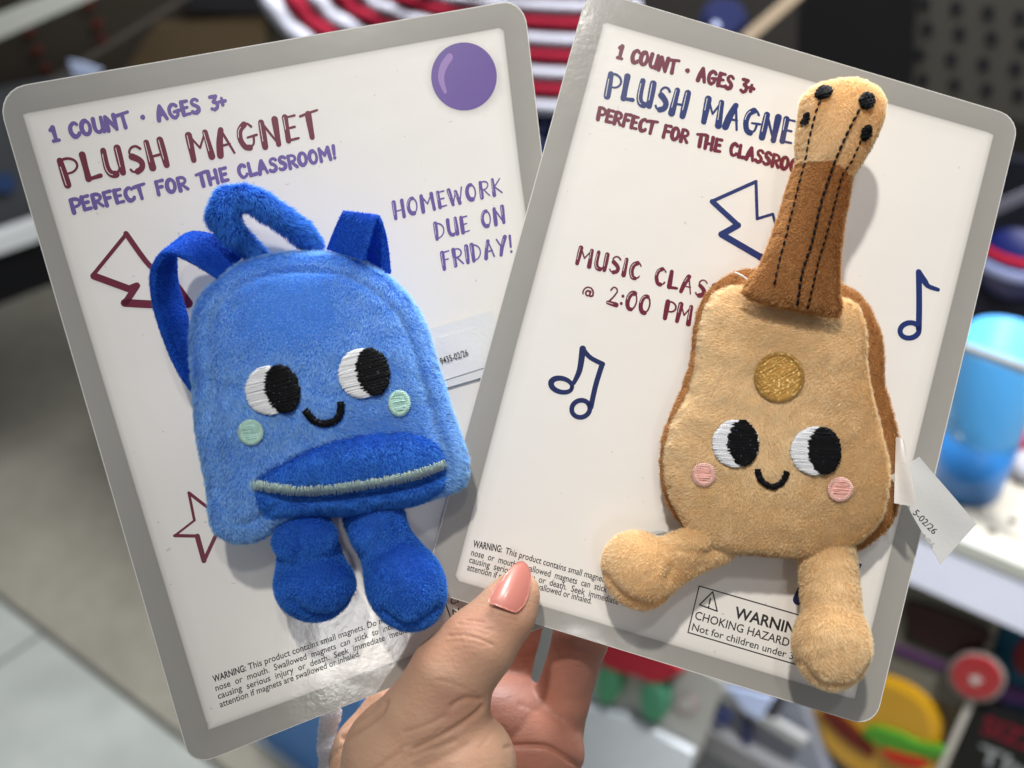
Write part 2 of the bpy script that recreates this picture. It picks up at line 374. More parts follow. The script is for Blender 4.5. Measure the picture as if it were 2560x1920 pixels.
def letter(card, text, p0, p1, cap, ink, heavy=False, name='lettering', shear=0.0, up=None):
    """p0..p1 base line ends and cap height in photo pixels at p0; laid out on the card in millimetres"""
    a, b = card.mm(p0)[0], card.mm(p1)[0]
    X = (b - a); Lx = np.linalg.norm(X); X /= Lx; Y = np.array([X[1], -X[0]])
    c = np.linalg.norm(card.mm((p0[0], p0[1] - cap))[0] - a)
    wsp = .05 if heavy else .10
    tot = sum(G[ch][0] + wsp for ch in text) - wsp; sx = Lx / tot
    W = {'b': .30, 't': .25, 'm': .28, 'd': .36} if heavy else {'b': .25, 't': .095, 'm': .16, 'd': .2}
    V, F, mi = [], [], []; x = 0.0; nb = 0; kk = 0
    def add(P, w, m, z):
        nonlocal nb
        v, f = strip(P, w)
        q = a + (v[:, :1] * X) + (v[:, 1:2] * Y); V.append(np.c_[q, np.full(len(q), z)])
        for g_ in f: F.append(tuple(i + nb for i in g_)); mi.append(m)
        nb += len(v)
    for ch in text:
        gw, st = G[ch]; wob = rng.uniform(-.03, .03); rot = rng.uniform(-.03, .03)
        for wt, P in st:
            P = np.array(P, float); w = W[wt]
            if len(P) > 2: P = smooth_open(P, 4)
            else: P = np.array([P[0] + (P[1] - P[0]) * t for t in np.linspace(0, 1, 5)])
            P = np.stack([(x + P[:, 0] + rot * P[:, 1]) * sx, (P[:, 1] * .97 + wob) * c], 1)
            kk += 1; z = 2e-6 * (kk % 6)
            ww = w * c * (1 + .12 * np.sin(np.linspace(0, 3, len(P)) + kk))
            add(P, ww, 0, z)
            if not heavy and wt == 'b' and len(P) >= 5 and kk % 3:
                m_ = len(P); q = P[int(m_ * .12):max(int(m_ * .12) + 3, int(m_ * (.5 + .4 * (kk % 2))))]
                if len(q) >= 3: add(q + np.array([-.05 * c, 0]), .026 * c, 1, 1.6e-5)
        x += gw + wsp
    V = np.vstack(V)
    o = card.put(name, V, F, [ink, MT['paperwhite']], card.lift, mi); o['label'] = ('heavy' if heavy else 'hand drawn') + ' printed words ' + text.lower().replace('•', '').replace('@', 'at').replace('+', ' plus')[:40]
    return o
def type_text(card, text, p0, p1, cap, bold=False, name='lettering', ink=None, flatput=None):
    cu = bpy.data.curves.new('t', 'FONT'); cu.body = text; cu.size = 1.0; cu.offset = .024 if bold else .008; cu.resolution_u = 3
    cu.space_word = 1.0
    o = bpy.data.objects.new('t', cu); COL.objects.link(o); bpy.context.view_layer.update()
    me = o.evaluated_get(bpy.context.evaluated_depsgraph_get()).to_mesh()
    V = np.array([v.co[:] for v in me.vertices]); F = [tuple(p.vertices) for p in me.polygons]
    bpy.data.objects.remove(o); bpy.data.curves.remove(cu)
    if flatput: return V, F
    a, b = card.mm(p0)[0], card.mm(p1)[0]; X = b - a; Lx = np.linalg.norm(X); X /= Lx; Y = np.array([X[1], -X[0]])
    c = np.linalg.norm(card.mm((p0[0], p0[1] - cap))[0] - a) / .70
    x0, x1 = V[:, 0].min(), V[:, 0].max()
    q = a + ((V[:, 0] - x0) / (x1 - x0) * Lx)[:, None] * X + (V[:, 1] * c)[:, None] * Y
    o = card.put(name, np.c_[q, np.zeros(len(q))], F, ink or MT['black'], card.lift)
    o['label'] = 'small printed black text'
    return o
def inkline(card, pts, wpx, ink, name, closed=False, label=None, n=5, smooth=True):
    P = np.array(pts, float); Q = smooth_open(P, n) if smooth else P
    mm = card.mm(Q); sc = np.linalg.norm(card.mm(Q[0] + [1, 0])[0] - card.mm(Q[0])[0])
    W = np.interp(np.linspace(0, 1, len(Q)), np.linspace(0, 1, len(np.atleast_1d(wpx))), np.atleast_1d(wpx)) * sc
    v, f = strip(mm, W); return np.c_[v, np.zeros(len(v))], f
def inkshape(card, strokes, ink, name, label):
    V, F, nb = [], [], 0
    for k, (pts, wpx, sm) in enumerate(strokes):
        if sm: segs = [(pts, wpx)]
        else:
            W = np.atleast_1d(wpx); W = W if len(W) > 1 else np.repeat(W, len(pts) - 1)
            segs = [([pts[i], ((pts[i][0] + pts[i + 1][0]) / 2, (pts[i][1] + pts[i + 1][1]) / 2), pts[i + 1]], W[i]) for i in range(len(pts) - 1)]
        for j, (p, ww) in enumerate(segs):
            v, f = inkline(card, p, ww, ink, name, n=5); v[:, 2] = 2e-6 * ((k + j) % 5)
            V.append(v); F += [tuple(i + nb for i in g_) for g_ in f]; nb += len(v)
    return card.put(name, np.vstack(V), F, ink, card.lift, label=label)
def disc(card, c, r, ink, name, lift=0, label=None):
    P = np.array([(c[0] + r[0] * math.cos(a), c[1] + r[1] * math.sin(a)) for a in np.linspace(0, 2 * math.pi, 65)[:-1]])
    mm = card.mm(P); return card.put(name, np.c_[mm, np.full(64, lift)], [tuple(range(64))], ink, card.lift, label=label)

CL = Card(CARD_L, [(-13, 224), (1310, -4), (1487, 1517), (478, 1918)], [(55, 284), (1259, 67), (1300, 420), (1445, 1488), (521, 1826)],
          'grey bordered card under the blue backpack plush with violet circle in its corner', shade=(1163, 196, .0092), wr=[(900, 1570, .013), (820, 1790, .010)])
CR = Card(CARD_R, [(1470, -30), (2551, 293), (2187, 1820), (1057, 1473)], [(1509, 54), (1900, 165), (2486, 334), (2345, 900), (2137, 1750), (1135, 1450), (1290, 860)],
          'grey bordered card under the guitar plush with printed navy music notes', wr=[(1440, 200, .022), (1560, 300, .02), (1860, 540, .014), (2170, 1420, .01)])
letter(CL, '1 COUNT • AGES 3+', (131, 355), (568, 268), 37, MT['purple'], True)
letter(CL, 'PLUSH MAGNET', (160, 465), (800, 338), 68, MT['maroon'])
letter(CL, 'PERFECT FOR THE CLASSROOM!', (180, 532), (843, 396), 35, MT['purple'], True)
letter(CL, 'HOMEWORK', (985, 547), (1258, 482), 42, MT['purple'])
letter(CL, 'DUE ON', (1088, 600), (1266, 554), 42, MT['purple'])
letter(CL, 'FRIDAY!', (1106, 674), (1285, 629), 44, MT['purple'])
letter(CR, '1 COUNT • AGES 3+', (1541, 144), (1882, 238), 34, MT['maroon'], True)
letter(CR, 'PLUSH MAGNET', (1511, 238), (2022, 375), 62, MT['navyink'])
letter(CR, 'PERFECT FOR THE CLASSROOM!', (1491, 297), (2033, 443), 32, MT['maroon'], True)
letter(CR, 'MUSIC CLASS', (1438, 657), (1795, 752), 43, MT['maroon'])
letter(CR, '@ 2:00 PM', (1452, 742), (1726, 812), 46, MT['maroon'])
def warning(card, lines):
    for t, p0, p1, cap, b in lines: type_text(card, t, p0, p1, cap, b)
warning(CL, [('WARNING:', (534, 1706), (616, 1677), 17, True), ('This product contains small magnets. Do not put in', (622, 1675), (1020, 1536), 16.5, False),
             ('nose  or  mouth.  Swallowed  magnets  can  stick  to  intestines', (540, 1728), (1025, 1557), 16.5, False),
             ('causing  serious  injury  or  death.  Seek  immediate  medical', (546, 1748), (1030, 1577), 16.5, False),
             ('attention if magnets are swallowed or inhaled.', (551, 1769), (901, 1640), 16.5, False)])
warning(CR, [('WARNING:', (1182, 1367), (1254, 1381), 17, True), ('This product contains small magnets. Do not put in', (1262, 1384), (1620, 1488), 16.5, False),
             ('nose  or  mouth.  Swallowed  magnets  can  stick  to  intestines', (1177, 1388), (1615, 1508), 16.5, False),
             ('causing  serious  injury  or  death.  Seek  immediate  medical', (1172, 1406), (1609, 1530), 16.5, False),
             ('attention if magnets are swallowed or inhaled.', (1167, 1425), (1478, 1510), 16.5, False),
             ('WARNING:', (1834, 1543), (2022, 1597), 28, True), ('CHOKING HAZARD - Small parts.', (1736, 1547), (2116, 1660), 21, False),
             ('Not for children under 3 yrs.', (1729, 1575), (2026, 1662), 18, False)])
type_text(CL, 'Not for children', (1132, 1540), (1300, 1490), 17); type_text(CL, 'CHOKING HAZARD', (1127, 1512), (1330, 1450), 17)
inkshape(CL, [([(1340, 1420), (1103, 1478), (1130, 1554), (1300, 1500)], 3.0, False)], MT['black'], 'warning_box', 'thin black box around the choking warning')
inkshape(CR, [([(2150, 1582), (1748, 1465), (1720, 1581), (2120, 1700)], 3.0, False), ([(1782, 1479.5), (1749, 1512), (1793, 1528), (1782, 1479.5)], 3.4, False), ([(1776, 1497), (1773, 1510)], 4, True), ([(1772, 1515.5), (1771.6, 1517)], 4, True)],
         MT['black'], 'warning_box', 'thin black box and warning triangle around the choking warning')
inkshape(CL, [([(315, 584), (376, 666), (415, 680), (474, 758)], [14, 14, 18], True), ([(315, 586), (232, 688)], [10, 10], True), ([(235, 690), (322, 722)], 19, True), ([(322, 722), (342, 714), (314, 756)], [17, 17], False), ([(312, 757), (388, 761), (472, 760)], 21, True)],
         MT['maroon'], 'burst_emblem', 'maroon outlined jagged arrow print')
inkshape(CL, [([(472, 1232), (486, 1301), (437, 1339), (493, 1340), (510, 1402), (540, 1337), (590, 1345), (548, 1300), (570, 1240), (518, 1268), (472, 1232)], [7, 6, 9, 13, 10, 6, 6, 6, 6, 8], False)], MT['maroon'], 'star_emblem', 'maroon outlined star print')
disc(CL, (1160, 191), (82, 85), MT['purple'], 'circle_emblem', label='solid violet circle print')
hl = inkline(CL, [(1124, 143), (1108, 168), (1103, 198), (1113, 230)], [17, 18, 15, 8], None, '')
CL.put('circle_highlight', hl[0], hl[1], MT['lilac'], CL.lift + 3e-5, label='pale curved highlight on the violet circle')
inkshape(CR, [([(1890, 454), (1781, 503)], 9, True), ([(1781, 504), (1845, 563), (1804, 586), (1900, 642), (1970, 672)], [14, 16, 17, 19], False), ([(1890, 456), (1893, 547), (1932, 535), (1955, 620)], [8, 7, 7], False)],
         MT['navyink'], 'burst_emblem', 'navy outlined jagged arrow print')
def ringpts(c, rx, ry, a0=0, tilt=0.0):
    o = []
    for a in np.linspace(0, 2 * math.pi, 15):
        x, y = rx * math.cos(a), ry * math.sin(a); o.append((c[0] + x * math.cos(tilt) - y * math.sin(tilt), c[1] + x * math.sin(tilt) + y * math.cos(tilt)))
    return o
inkshape(CR, [([(2297, 680), (2298, 760), (2297, 822)], 15, True), (ringpts((2274, 826), 24, 19, tilt=-.2), 13, True), ([(2297, 680), (2312, 704), (2322, 716), (2345, 724)], [14, 16, 12, 10], True)], MT['navyink'], 'music_note', 'single navy music note print')
inkshape(CR, [([(1457, 872), (1449, 925), (1434, 958)], [17, 14, 10], True), ([(1457, 872), (1476, 894), (1507, 910)], 12, True), ([(1505, 912), (1490, 960), (1477, 1018)], 13, True), (ringpts((1404, 963), 27, 17, tilt=.25), [10, 15, 10], True), (ringpts((1452, 1022), 23, 21, tilt=-.4), 12, True)],
         MT['navydark'], 'music_note', 'navy beamed pair of music notes print')
inkshape(CR, [([(2018, 1448), (1995, 1500)], 26, True), ([(2140, 1408), (2152, 1412), (2146, 1424)], 5, False)], MT['navydark'], 'note_fragment', 'navy print partly hidden by the guitar leg')
# ================================================================ plush tools
class Pillow:
    """an inflated outline standing on a card: px outline taken at height h0"""
    def __init__(s, fr, outline_px, h0, Tf, Tb, p=.5, sp=.0013, grid=.0011, smooth=True, groove=None, fn=None):
        s.fr, s.h0, s.Tf, s.Tb, s.p = fr, h0, Tf, Tb, p
        px = smooth_closed(outline_px, 6) if smooth else np.array(outline_px, float)
        b_ = fr.pts(px, h0)[:, :2]; e_ = np.roll(b_, -1, 0) - np.roll(b_, 1, 0); e_ /= np.linalg.norm(e_, axis=1)[:, None] + 1e-12
        ar_ = np.sum(b_[:, 0] * np.roll(b_[:, 1], -1) - np.roll(b_[:, 0], -1) * b_[:, 1]); nn_ = np.stack([-e_[:, 1], e_[:, 0]], 1) * (1 if ar_ > 0 else -1)
        s.B = resample(b_ + nn_ * .0005, sp)
        lo = s.B.min(0) - 2 * grid; hi = s.B.max(0) + 2 * grid
        nx, ny = int((hi[0] - lo[0]) / grid) + 2, int((hi[1] - lo[1]) / grid) + 2
        X, Y = np.meshgrid(lo[0] + np.arange(nx) * grid, lo[1] + np.arange(ny) * grid, indexing='ij')
        m = inside(np.stack([X.ravel(), Y.ravel()], 1), s.B).reshape(nx, ny); u = m * 1.0
        for it in range(900): 
            v = (np.roll(u, 1, 0) + np.roll(u, -1, 0) + np.roll(u, 1, 1) + np.roll(u, -1, 1)) / 4 + .002
            u = np.where(m, v, 0)
        s.u = u / u.max(); s.lo, s.g = lo, grid; s.groove = groove; s.fn = fn
    def uq(s, P):
        q = (np.asarray(P)[:, :2] - s.lo) / s.g; i = np.floor(q).astype(int); f = q - i
        i[:, 0] = np.clip(i[:, 0], 0, s.u.shape[0] - 2); i[:, 1] = np.clip(i[:, 1], 0, s.u.shape[1] - 2); a, b = i[:, 0], i[:, 1]
        return (s.u[a, b] * (1 - f[:, 0]) * (1 - f[:, 1]) + s.u[a + 1, b] * f[:, 0] * (1 - f[:, 1]) + s.u[a, b + 1] * (1 - f[:, 0]) * f[:, 1] + s.u[a + 1, b + 1] * f[:, 0] * f[:, 1])
    def h(s, P):
        P = np.asarray(P); u = np.clip(s.uq(P), 0, 1); z = s.h0 + s.Tf * u ** s.p
        if s.groove is not None:
            D = dist_poly(P, s.B); z = z - s.groove[1] * np.exp(-((D - s.groove[0]) / s.groove[2]) ** 2)
        if s.fn is not None: z = z + s.fn(P) * np.minimum(1, u * 6)
        return z
    def hq(s, P):
        if getattr(s, 'Hc', None) is None:
            s.g2 = s.g / 2; nx, ny = s.u.shape[0] * 2, s.u.shape[1] * 2
            X, Y = np.meshgrid(s.lo[0] + np.arange(nx) * s.g2, s.lo[1] + np.arange(ny) * s.g2, indexing='ij')
            s.Hc = s.h(np.stack([X.ravel(), Y.ravel()], 1)).reshape(nx, ny)
        q = (np.asarray(P)[:, :2] - s.lo) / s.g2; i = np.floor(q).astype(int); a = np.minimum(np.maximum(i[:, 0], 0), s.Hc.shape[0] - 2); b = np.minimum(np.maximum(i[:, 1], 0), s.Hc.shape[1] - 2); f = q - i
        return (s.Hc[a, b] * (1 - f[:, 0]) + s.Hc[a + 1, b] * f[:, 0]) * (1 - f[:, 1]) + (s.Hc[a, b + 1] * (1 - f[:, 0]) + s.Hc[a + 1, b + 1] * f[:, 0]) * f[:, 1]
    def build(s, sp):
        v, T, n = fill(s.B, sp); hz = s.h(v); ub = np.clip(s.uq(v), 0, 1)
        hz[:n] = s.h0; f = np.c_[v, hz]; bk = s.h0 - s.Tb * ub ** s.p; bk[:n] = s.h0
        ids = np.arange(len(v)) + len(v) - n; ids[:n] = np.arange(n)
        V = np.vstack([f, np.c_[v, bk][n:]]); T2 = ids[T][:, ::-1]
        return V, np.vstack([T, T2])
    def hit(s, px, py, extra=0.0):
        h = s.h0 + s.Tf
        for _ in range(26): q = s.fr.at(px, py, h); h = .55 * h + .45 * (float(s.hq(q[None])[0]) + extra)
        return s.fr.at(px, py, h)
def vnormals(V, T):
    N = np.zeros_like(V); fn = np.cross(V[T[:, 1]] - V[T[:, 0]], V[T[:, 2]] - V[T[:, 0]])
    for k in range(3): np.add.at(N, T[:, k], fn)
    return N / (np.linalg.norm(N, axis=1)[:, None] + 1e-12), fn
def fbm(P, sc, seed=0):
    r = np.random.RandomState(seed); o = np.zeros(len(P))
    for k in range(6):
        d = r.normal(size=3); d /= np.linalg.norm(d); o += np.sin(P @ d * sc * (1 + .5 * k) + r.uniform(0, 6.28)) / (1 + .3 * k)
    return o / 3
def furred(V, T, dens, L, width, comb, lean=.9, patch=60, seed=1, mask=None, keep=None, curl=.35, clump=0.0):
    """short pile on a triangle mesh (local metres): dens strands per mm2; returns joined arrays"""
    r = np.random.RandomState(seed); N, fn = vnormals(V, T)
    ar = np.linalg.norm(fn, axis=1) / 2; fnn = fn / (2 * ar[:, None] + 1e-18)
    wgt = ar * np.where(fnn[:, 2] < -.35, .12, 1.0)
    n = int(wgt.sum() * 1e6 * dens); ti = r.choice(len(T), n, p=wgt / wgt.sum())
    a, b = r.rand(n), r.rand(n); f = a + b > 1; a[f], b[f] = 1 - a[f], 1 - b[f]; c = 1 - a - b
    W = np.stack([c, a, b], 1)[:, :, None]; P = (V[T[ti]] * W).sum(1); Nn = (N[T[ti]] * W).sum(1)
    Nn /= np.linalg.norm(Nn, axis=1)[:, None] + 1e-12
    if mask is not None: k = ~mask(P); P, Nn = P[k], Nn[k]
    n = len(P)
    cb = comb(P) if callable(comb) else np.broadcast_to(np.array(comb, float), (n, 3)).copy()
    a1, a2 = fbm(P, patch, seed + 10), fbm(P, patch * 1.3, seed + 20); fine = fbm(P, patch * 9, seed + 30); fine2 = fbm(P, patch * 8, seed + 31)
    ang = a1 * 1.5 + fine * .5
    cs, sn = np.cos(ang), np.sin(ang); cb = np.stack([cb[:, 0] * cs - cb[:, 1] * sn, cb[:, 0] * sn + cb[:, 1] * cs, cb[:, 2]], 1)
    cb -= Nn * (cb * Nn).sum(1)[:, None]; cb /= np.linalg.norm(cb, axis=1)[:, None] + 1e-9
    ln = (lean(P) if callable(lean) else lean) * np.clip(1 + .6 * a2 + .35 * fine2, .05, 3)
    D = Nn + cb * ln[:, None] + r.normal(size=(n, 3)) * .28; D /= np.linalg.norm(D, axis=1)[:, None]
    D2 = D + cb * curl + r.normal(size=(n, 3)) * .2; D2 /= np.linalg.norm(D2, axis=1)[:, None]
    Ls = L * (r.uniform(.6, 1.2, n) * np.clip(.5 + .5 * ln / 1.0, .5, 1.15))[:, None]
    S = np.cross(D, Nn) + r.normal(size=(n, 3)) * .35; S -= D * (S * D).sum(1)[:, None]; S /= np.linalg.norm(S, axis=1)[:, None] + 1e-9
    S *= width / 2; P = P - Nn * L * .1; Mid = P + D * Ls * .55; Tp = Mid + D2 * Ls * .5
    FV = np.stack([P - S, P + S, Mid - S * .8, Mid + S * .8, Tp], 1).reshape(-1, 3); b0 = np.arange(n) * 5
    FT = np.stack([np.stack([b0, b0 + 1, b0 + 3], 1), np.stack([b0, b0 + 3, b0 + 2], 1), np.stack([b0 + 2, b0 + 3, b0 + 4], 1)], 1).reshape(-1, 3)
    tip = np.tile([0, 0, .55, .55, 1.0], n); rd = np.repeat(np.clip(r.rand(n) * .6 + .2 + .35 * fbm(P, 700, seed + 5), 0, 1), 5)
    VV = np.vstack([V, FV]); TT = np.vstack([T, FT + len(V)])
    return VV, TT, {'tip': np.r_[np.zeros(len(V)) + .15, tip], 'rnd': np.r_[np.zeros(len(V)) + .4, rd]}
def plush(name, V, T, mat, root, dens=12, L=.0016, width=.00016, comb=(0, -1, 0), label=None, **kw):
    VV, TT, at = furred(V, T, dens, L, width, comb, **kw)
    o = mesh(name, VV, TT, mat, root, True, at)
    if label: o['label'] = label
    return o
# ---- implicit surfaces
def rcone(P, a, b, ra, rb):
    a, b = np.array(a), np.array(b); ab = b - a; t = np.clip(((P - a) @ ab) / (ab @ ab), 0, 1)
    return np.linalg.norm(P - a - t[:, None] * ab, axis=1) - (ra + (rb - ra) * t)
def ell(P, c, r, R=None):
    q = P - np.array(c)
    if R is not None: q = q @ R
    r = np.array(r); k0 = np.linalg.norm(q / r, axis=1); k1 = np.linalg.norm(q / r ** 2, axis=1); return k0 * (k0 - 1) / (k1 + 1e-12)
def smin(a, b, k): h = np.clip(.5 + .5 * (b - a) / k, 0, 1); return b + (a - b) * h - k * h * (1 - h)
def surfnet(f, lo, hi, g):
    lo, hi = np.array(lo), np.array(hi); n = np.ceil((hi - lo) / g).astype(int) + 1
    ax = [lo[k] + np.arange(n[k]) * g for k in range(3)]; X = np.stack(np.meshgrid(*ax, indexing='ij'), -1)
    S = np.empty(n); 
    for i in range(0, n[0], 24): S[i:i + 24] = f(X[i:i + 24].reshape(-1, 3)).reshape(X[i:i + 24].shape[:3])
    neg = S < 0; c8 = [(i, j, k) for i in (0, 1) for j in (0, 1) for k in (0, 1)]
    sl = lambda A, o: A[o[0]:n[0] - 1 + o[0], o[1]:n[1] - 1 + o[1], o[2]:n[2] - 1 + o[2]]
    cnt = sum(sl(neg, o).astype(int) for o in c8); act = (cnt > 0) & (cnt < 8); idx = np.full(act.shape, -1); ai = np.argwhere(act); idx[act] = np.arange(len(ai))
    sumv = np.zeros((len(ai), 3)); num = np.zeros(len(ai))
    for o in c8:
        for d in range(3):
            if o[d]: continue
            o2 = list(o); o2[d] = 1
            s1 = S[ai[:, 0] + o[0], ai[:, 1] + o[1], ai[:, 2] + o[2]]; s2 = S[ai[:, 0] + o2[0], ai[:, 1] + o2[1], ai[:, 2] + o2[2]]
            m = (s1 < 0) != (s2 < 0); t = np.where(m, s1 / (s1 - s2 + 1e-20), 0)
            p = np.array(o, float)[None].repeat(len(ai), 0); p[:, d] += t
            sumv += p * m[:, None]; num += m
    V = lo + (ai + sumv / num[:, None]) * g; Q = []
    for d in range(3):
        e1, e2 = (d + 1) % 3, (d + 2) % 3; o = [0, 0, 0]; o[d] = 1
        A = neg[:n[0] - o[0], :n[1] - o[1], :n[2] - o[2]]; B = neg[o[0]:, o[1]:, o[2]:]; C = np.argwhere(A != B)
        C = C[(C[:, e1] > 0) & (C[:, e2] > 0) & (C[:, e1] < n[e1] - 1) & (C[:, e2] < n[e2] - 1)]
        def gi(d1, d2): c = C.copy(); c[:, e1] -= d1; c[:, e2] -= d2; return idx[c[:, 0], c[:, 1], c[:, 2]]
        q = np.stack([gi(1, 1), gi(0, 1), gi(0, 0), gi(1, 0)], 1); fl = ~A[C[:, 0], C[:, 1], C[:, 2]]; q[fl] = q[fl][:, ::-1]; Q.append(q)
    Q = np.vstack(Q); Q = Q[(Q >= 0).all(1)]
    return V, Q
def q2t(Q): return np.vstack([Q[:, [0, 1, 2]], Q[:, [0, 2, 3]]])
def relax(V, T, n, lam=.5):
    E = np.vstack([T[:, [0, 1]], T[:, [1, 2]], T[:, [2, 0]]])
    for _ in range(n):
        A = np.zeros_like(V); c = np.zeros(len(V)); np.add.at(A, E[:, 0], V[E[:, 1]]); np.add.at(A, E[:, 1], V[E[:, 0]]); np.add.at(c, E[:, 0], 1); np.add.at(c, E[:, 1], 1)
        V = V + lam * (A / np.maximum(c, 1)[:, None] - V)
    return V
def subdiv(V, T):
    E = np.sort(np.vstack([T[:, [0, 1]], T[:, [1, 2]], T[:, [2, 0]]]), 1); u, inv = np.unique(E, axis=0, return_inverse=True); inv = inv.ravel()
    n = len(T); m = inv + len(V); a, b, c = m[:n], m[n:2 * n], m[2 * n:]
    return np.vstack([V, (V[u[:, 0]] + V[u[:, 1]]) / 2]), np.vstack([np.stack([T[:, 0], a, c], 1), np.stack([a, T[:, 1], b], 1), np.stack([c, b, T[:, 2]], 1), np.stack([a, b, c], 1)])
# ---- embroidery
def stitched(name, surf, poly_local, mat, root, lift=.0009, jag=.00022, dome=.0004, sp=.0006, label=None, th=None):
    B = resample(poly_local, .0003); c = B.mean(0); d = B - c; ln = np.linalg.norm(d, axis=1)[:, None]
    B = B + d / ln * (rng.uniform(-1, 1, (len(B), 1)) * jag)
    v, T, n = fill(B, sp); D = dist_poly(v, B); z = surf.h(v) + lift + dome * (1 - np.exp(-D / .0006)); z[:n] = surf.h(v[:n]) + lift * .25
    back = np.c_[v, surf.h(v) - .0004]; ids = np.arange(len(v)) + len(v)
    side = []
    for i in range(n): j = (i + 1) % n; side += [(i, i + len(v), j + len(v)), (i, j + len(v), j)]
    V = np.vstack([np.c_[v, z], back]); F = np.vstack([T, ids[T][:, ::-1], np.array(side)])
    if th is not None:
        tv, tf = threads(surf, np.asarray(poly_local)[:, :2], th[0], th[1], th[1] * .74, th[2], lift + th[3], th[4] if len(th) > 4 else dome)
        F = np.vstack([F, tf + len(V)]); V = np.vstack([V, tv])
    o = mesh(name, V, F, mat, root, True)
    if label: o['label'] = label
    return o
def threads(surf, poly, ang, pitch, r, jag, lift, dome=.0003, over=0.0):
    ca, sa = math.cos(ang), math.sin(ang); Rm = np.array([[ca, sa], [-sa, ca]]); Q = poly @ Rm.T; V, F = [], []; nb = 0
    y = Q[:, 1].min() + pitch * .5
    while y < Q[:, 1].max():
        xs = []
        for i in range(len(Q)):
            (x1, y1), (x2, y2) = Q[i], Q[(i + 1) % len(Q)]
            if (y1 > y) != (y2 > y): xs.append(x1 + (y - y1) * (x2 - x1) / (y2 - y1))
        xs.sort()
        for a, b in zip(xs[::2], xs[1::2]):
            a -= rng.uniform(-.3, 1) * jag + over; b += rng.uniform(-.3, 1) * jag + over
            if b - a < pitch: continue
            m = max(4, int((b - a) / .0007)); t = np.linspace(0, 1, m); X = a + (b - a) * t
            P = np.stack([X, np.full(m, y) + rng.uniform(-1, 1) * pitch * .15 + np.sin(t * 7 + y * 9e3) * pitch * .1], 1) @ Rm
            z = surf.hq(P) + lift + dome * np.sin(np.clip(t, .02, .98) * math.pi) ** .5 + rng.uniform(-1, 1) * r * .35
            z[[0, -1]] -= r * 1.2; P = np.c_[P, z]; u = np.array([-sa, ca, 0])
            for i in range(m):
                for k in range(5): an = 2 * math.pi * k / 5; V.append(P[i] + (u * math.cos(an) + np.array([0, 0, 1.0]) * math.sin(an)) * r)
            for i in range(m - 1):
                for k in range(5): F.append((nb + i * 5 + k, nb + (i + 1) * 5 + k, nb + (i + 1) * 5 + (k + 1) % 5)); F.append((nb + i * 5 + k, nb + (i + 1) * 5 + (k + 1) % 5, nb + i * 5 + (k + 1) % 5))
            nb += m * 5
        y += pitch
    return np.array(V), np.array(F)
def ellipse_on(surf, c, r, tilt_deg=0.0, n=48):
    t = math.radians(tilt_deg); P = []
    for a in np.linspace(0, 2 * math.pi, n + 1)[:-1]:
        x, y = r[0] * math.cos(a), r[1] * math.sin(a); P.append(surf.hit(c[0] + x * math.cos(t) - y * math.sin(t), c[1] + x * math.sin(t) + y * math.cos(t))[:2])
    return np.array(P)
def line_on(surf, pts, wpx):
    Q = smooth_open(pts, 6); q = np.array([surf.hit(*p)[:2] for p in Q]); pm = np.linalg.norm(surf.hit(pts[0][0] + 1, pts[0][1])[:2] - surf.hit(*pts[0])[:2])
    v, f = strip(q, wpx * pm, False); n = len(q); return np.vstack([v[:n], v[n:][::-1]])
def grow(poly, d): c = poly.mean(0); q = poly - c; return c + q * (1 + d / np.linalg.norm(q, axis=1)[:, None])
def cord(surf, pts, r, name, mat, root, lift, closed=False, seg=None, rnd=0.0):
    """stitched thread following the surface; seg=(len,gap) in px gives separate stitches"""
    Q = resample(smooth_open(pts, 6), 2.0, False); P = np.array([surf.hit(p[0], p[1], 0.0) for p in Q]); P[:, 2] += lift
    cuts = [(0, len(P) - 1)] if seg is None else [(i, min(i + int(seg[0] / 2), len(P) - 1)) for i in range(0, len(P) - 2, int((seg[0] + seg[1]) / 2))]
    V, F = [], []
    for a, b in cuts:
        if b - a < 2: continue
        p = P[a:b + 1]; t = np.gradient(p, axis=0); t /= np.linalg.norm(t, axis=1)[:, None] + 1e-12; s_ = np.cross(t, [0, 0, 1.0]); s_ /= np.linalg.norm(s_, axis=1)[:, None]; u = np.cross(s_, t)
        m = len(p); off = (rng.uniform(-1, 1) * rnd) * s_[0]; pr = np.sin(np.linspace(.25, math.pi - .25, m)) ** .6 if seg else np.ones(m)
        b0 = len(V)
        for i in range(m):
            for k in range(7):
                an = 2 * math.pi * k / 7; V.append(p[i] + off * (1 - 2 * i / m) + (s_[i] * math.cos(an) + u[i] * math.sin(an)) * r * pr[i])
        for i in range(m - 1):
            for k in range(7): F.append((b0 + i * 7 + k, b0 + i * 7 + (k + 1) % 7, b0 + (i + 1) * 7 + (k + 1) % 7, b0 + (i + 1) * 7 + k))
        F.append(tuple(b0 + k for k in range(7))[::-1]); F.append(tuple(b0 + (m - 1) * 7 + k for k in range(7)))
    return mesh(name, V, F, mat, root)
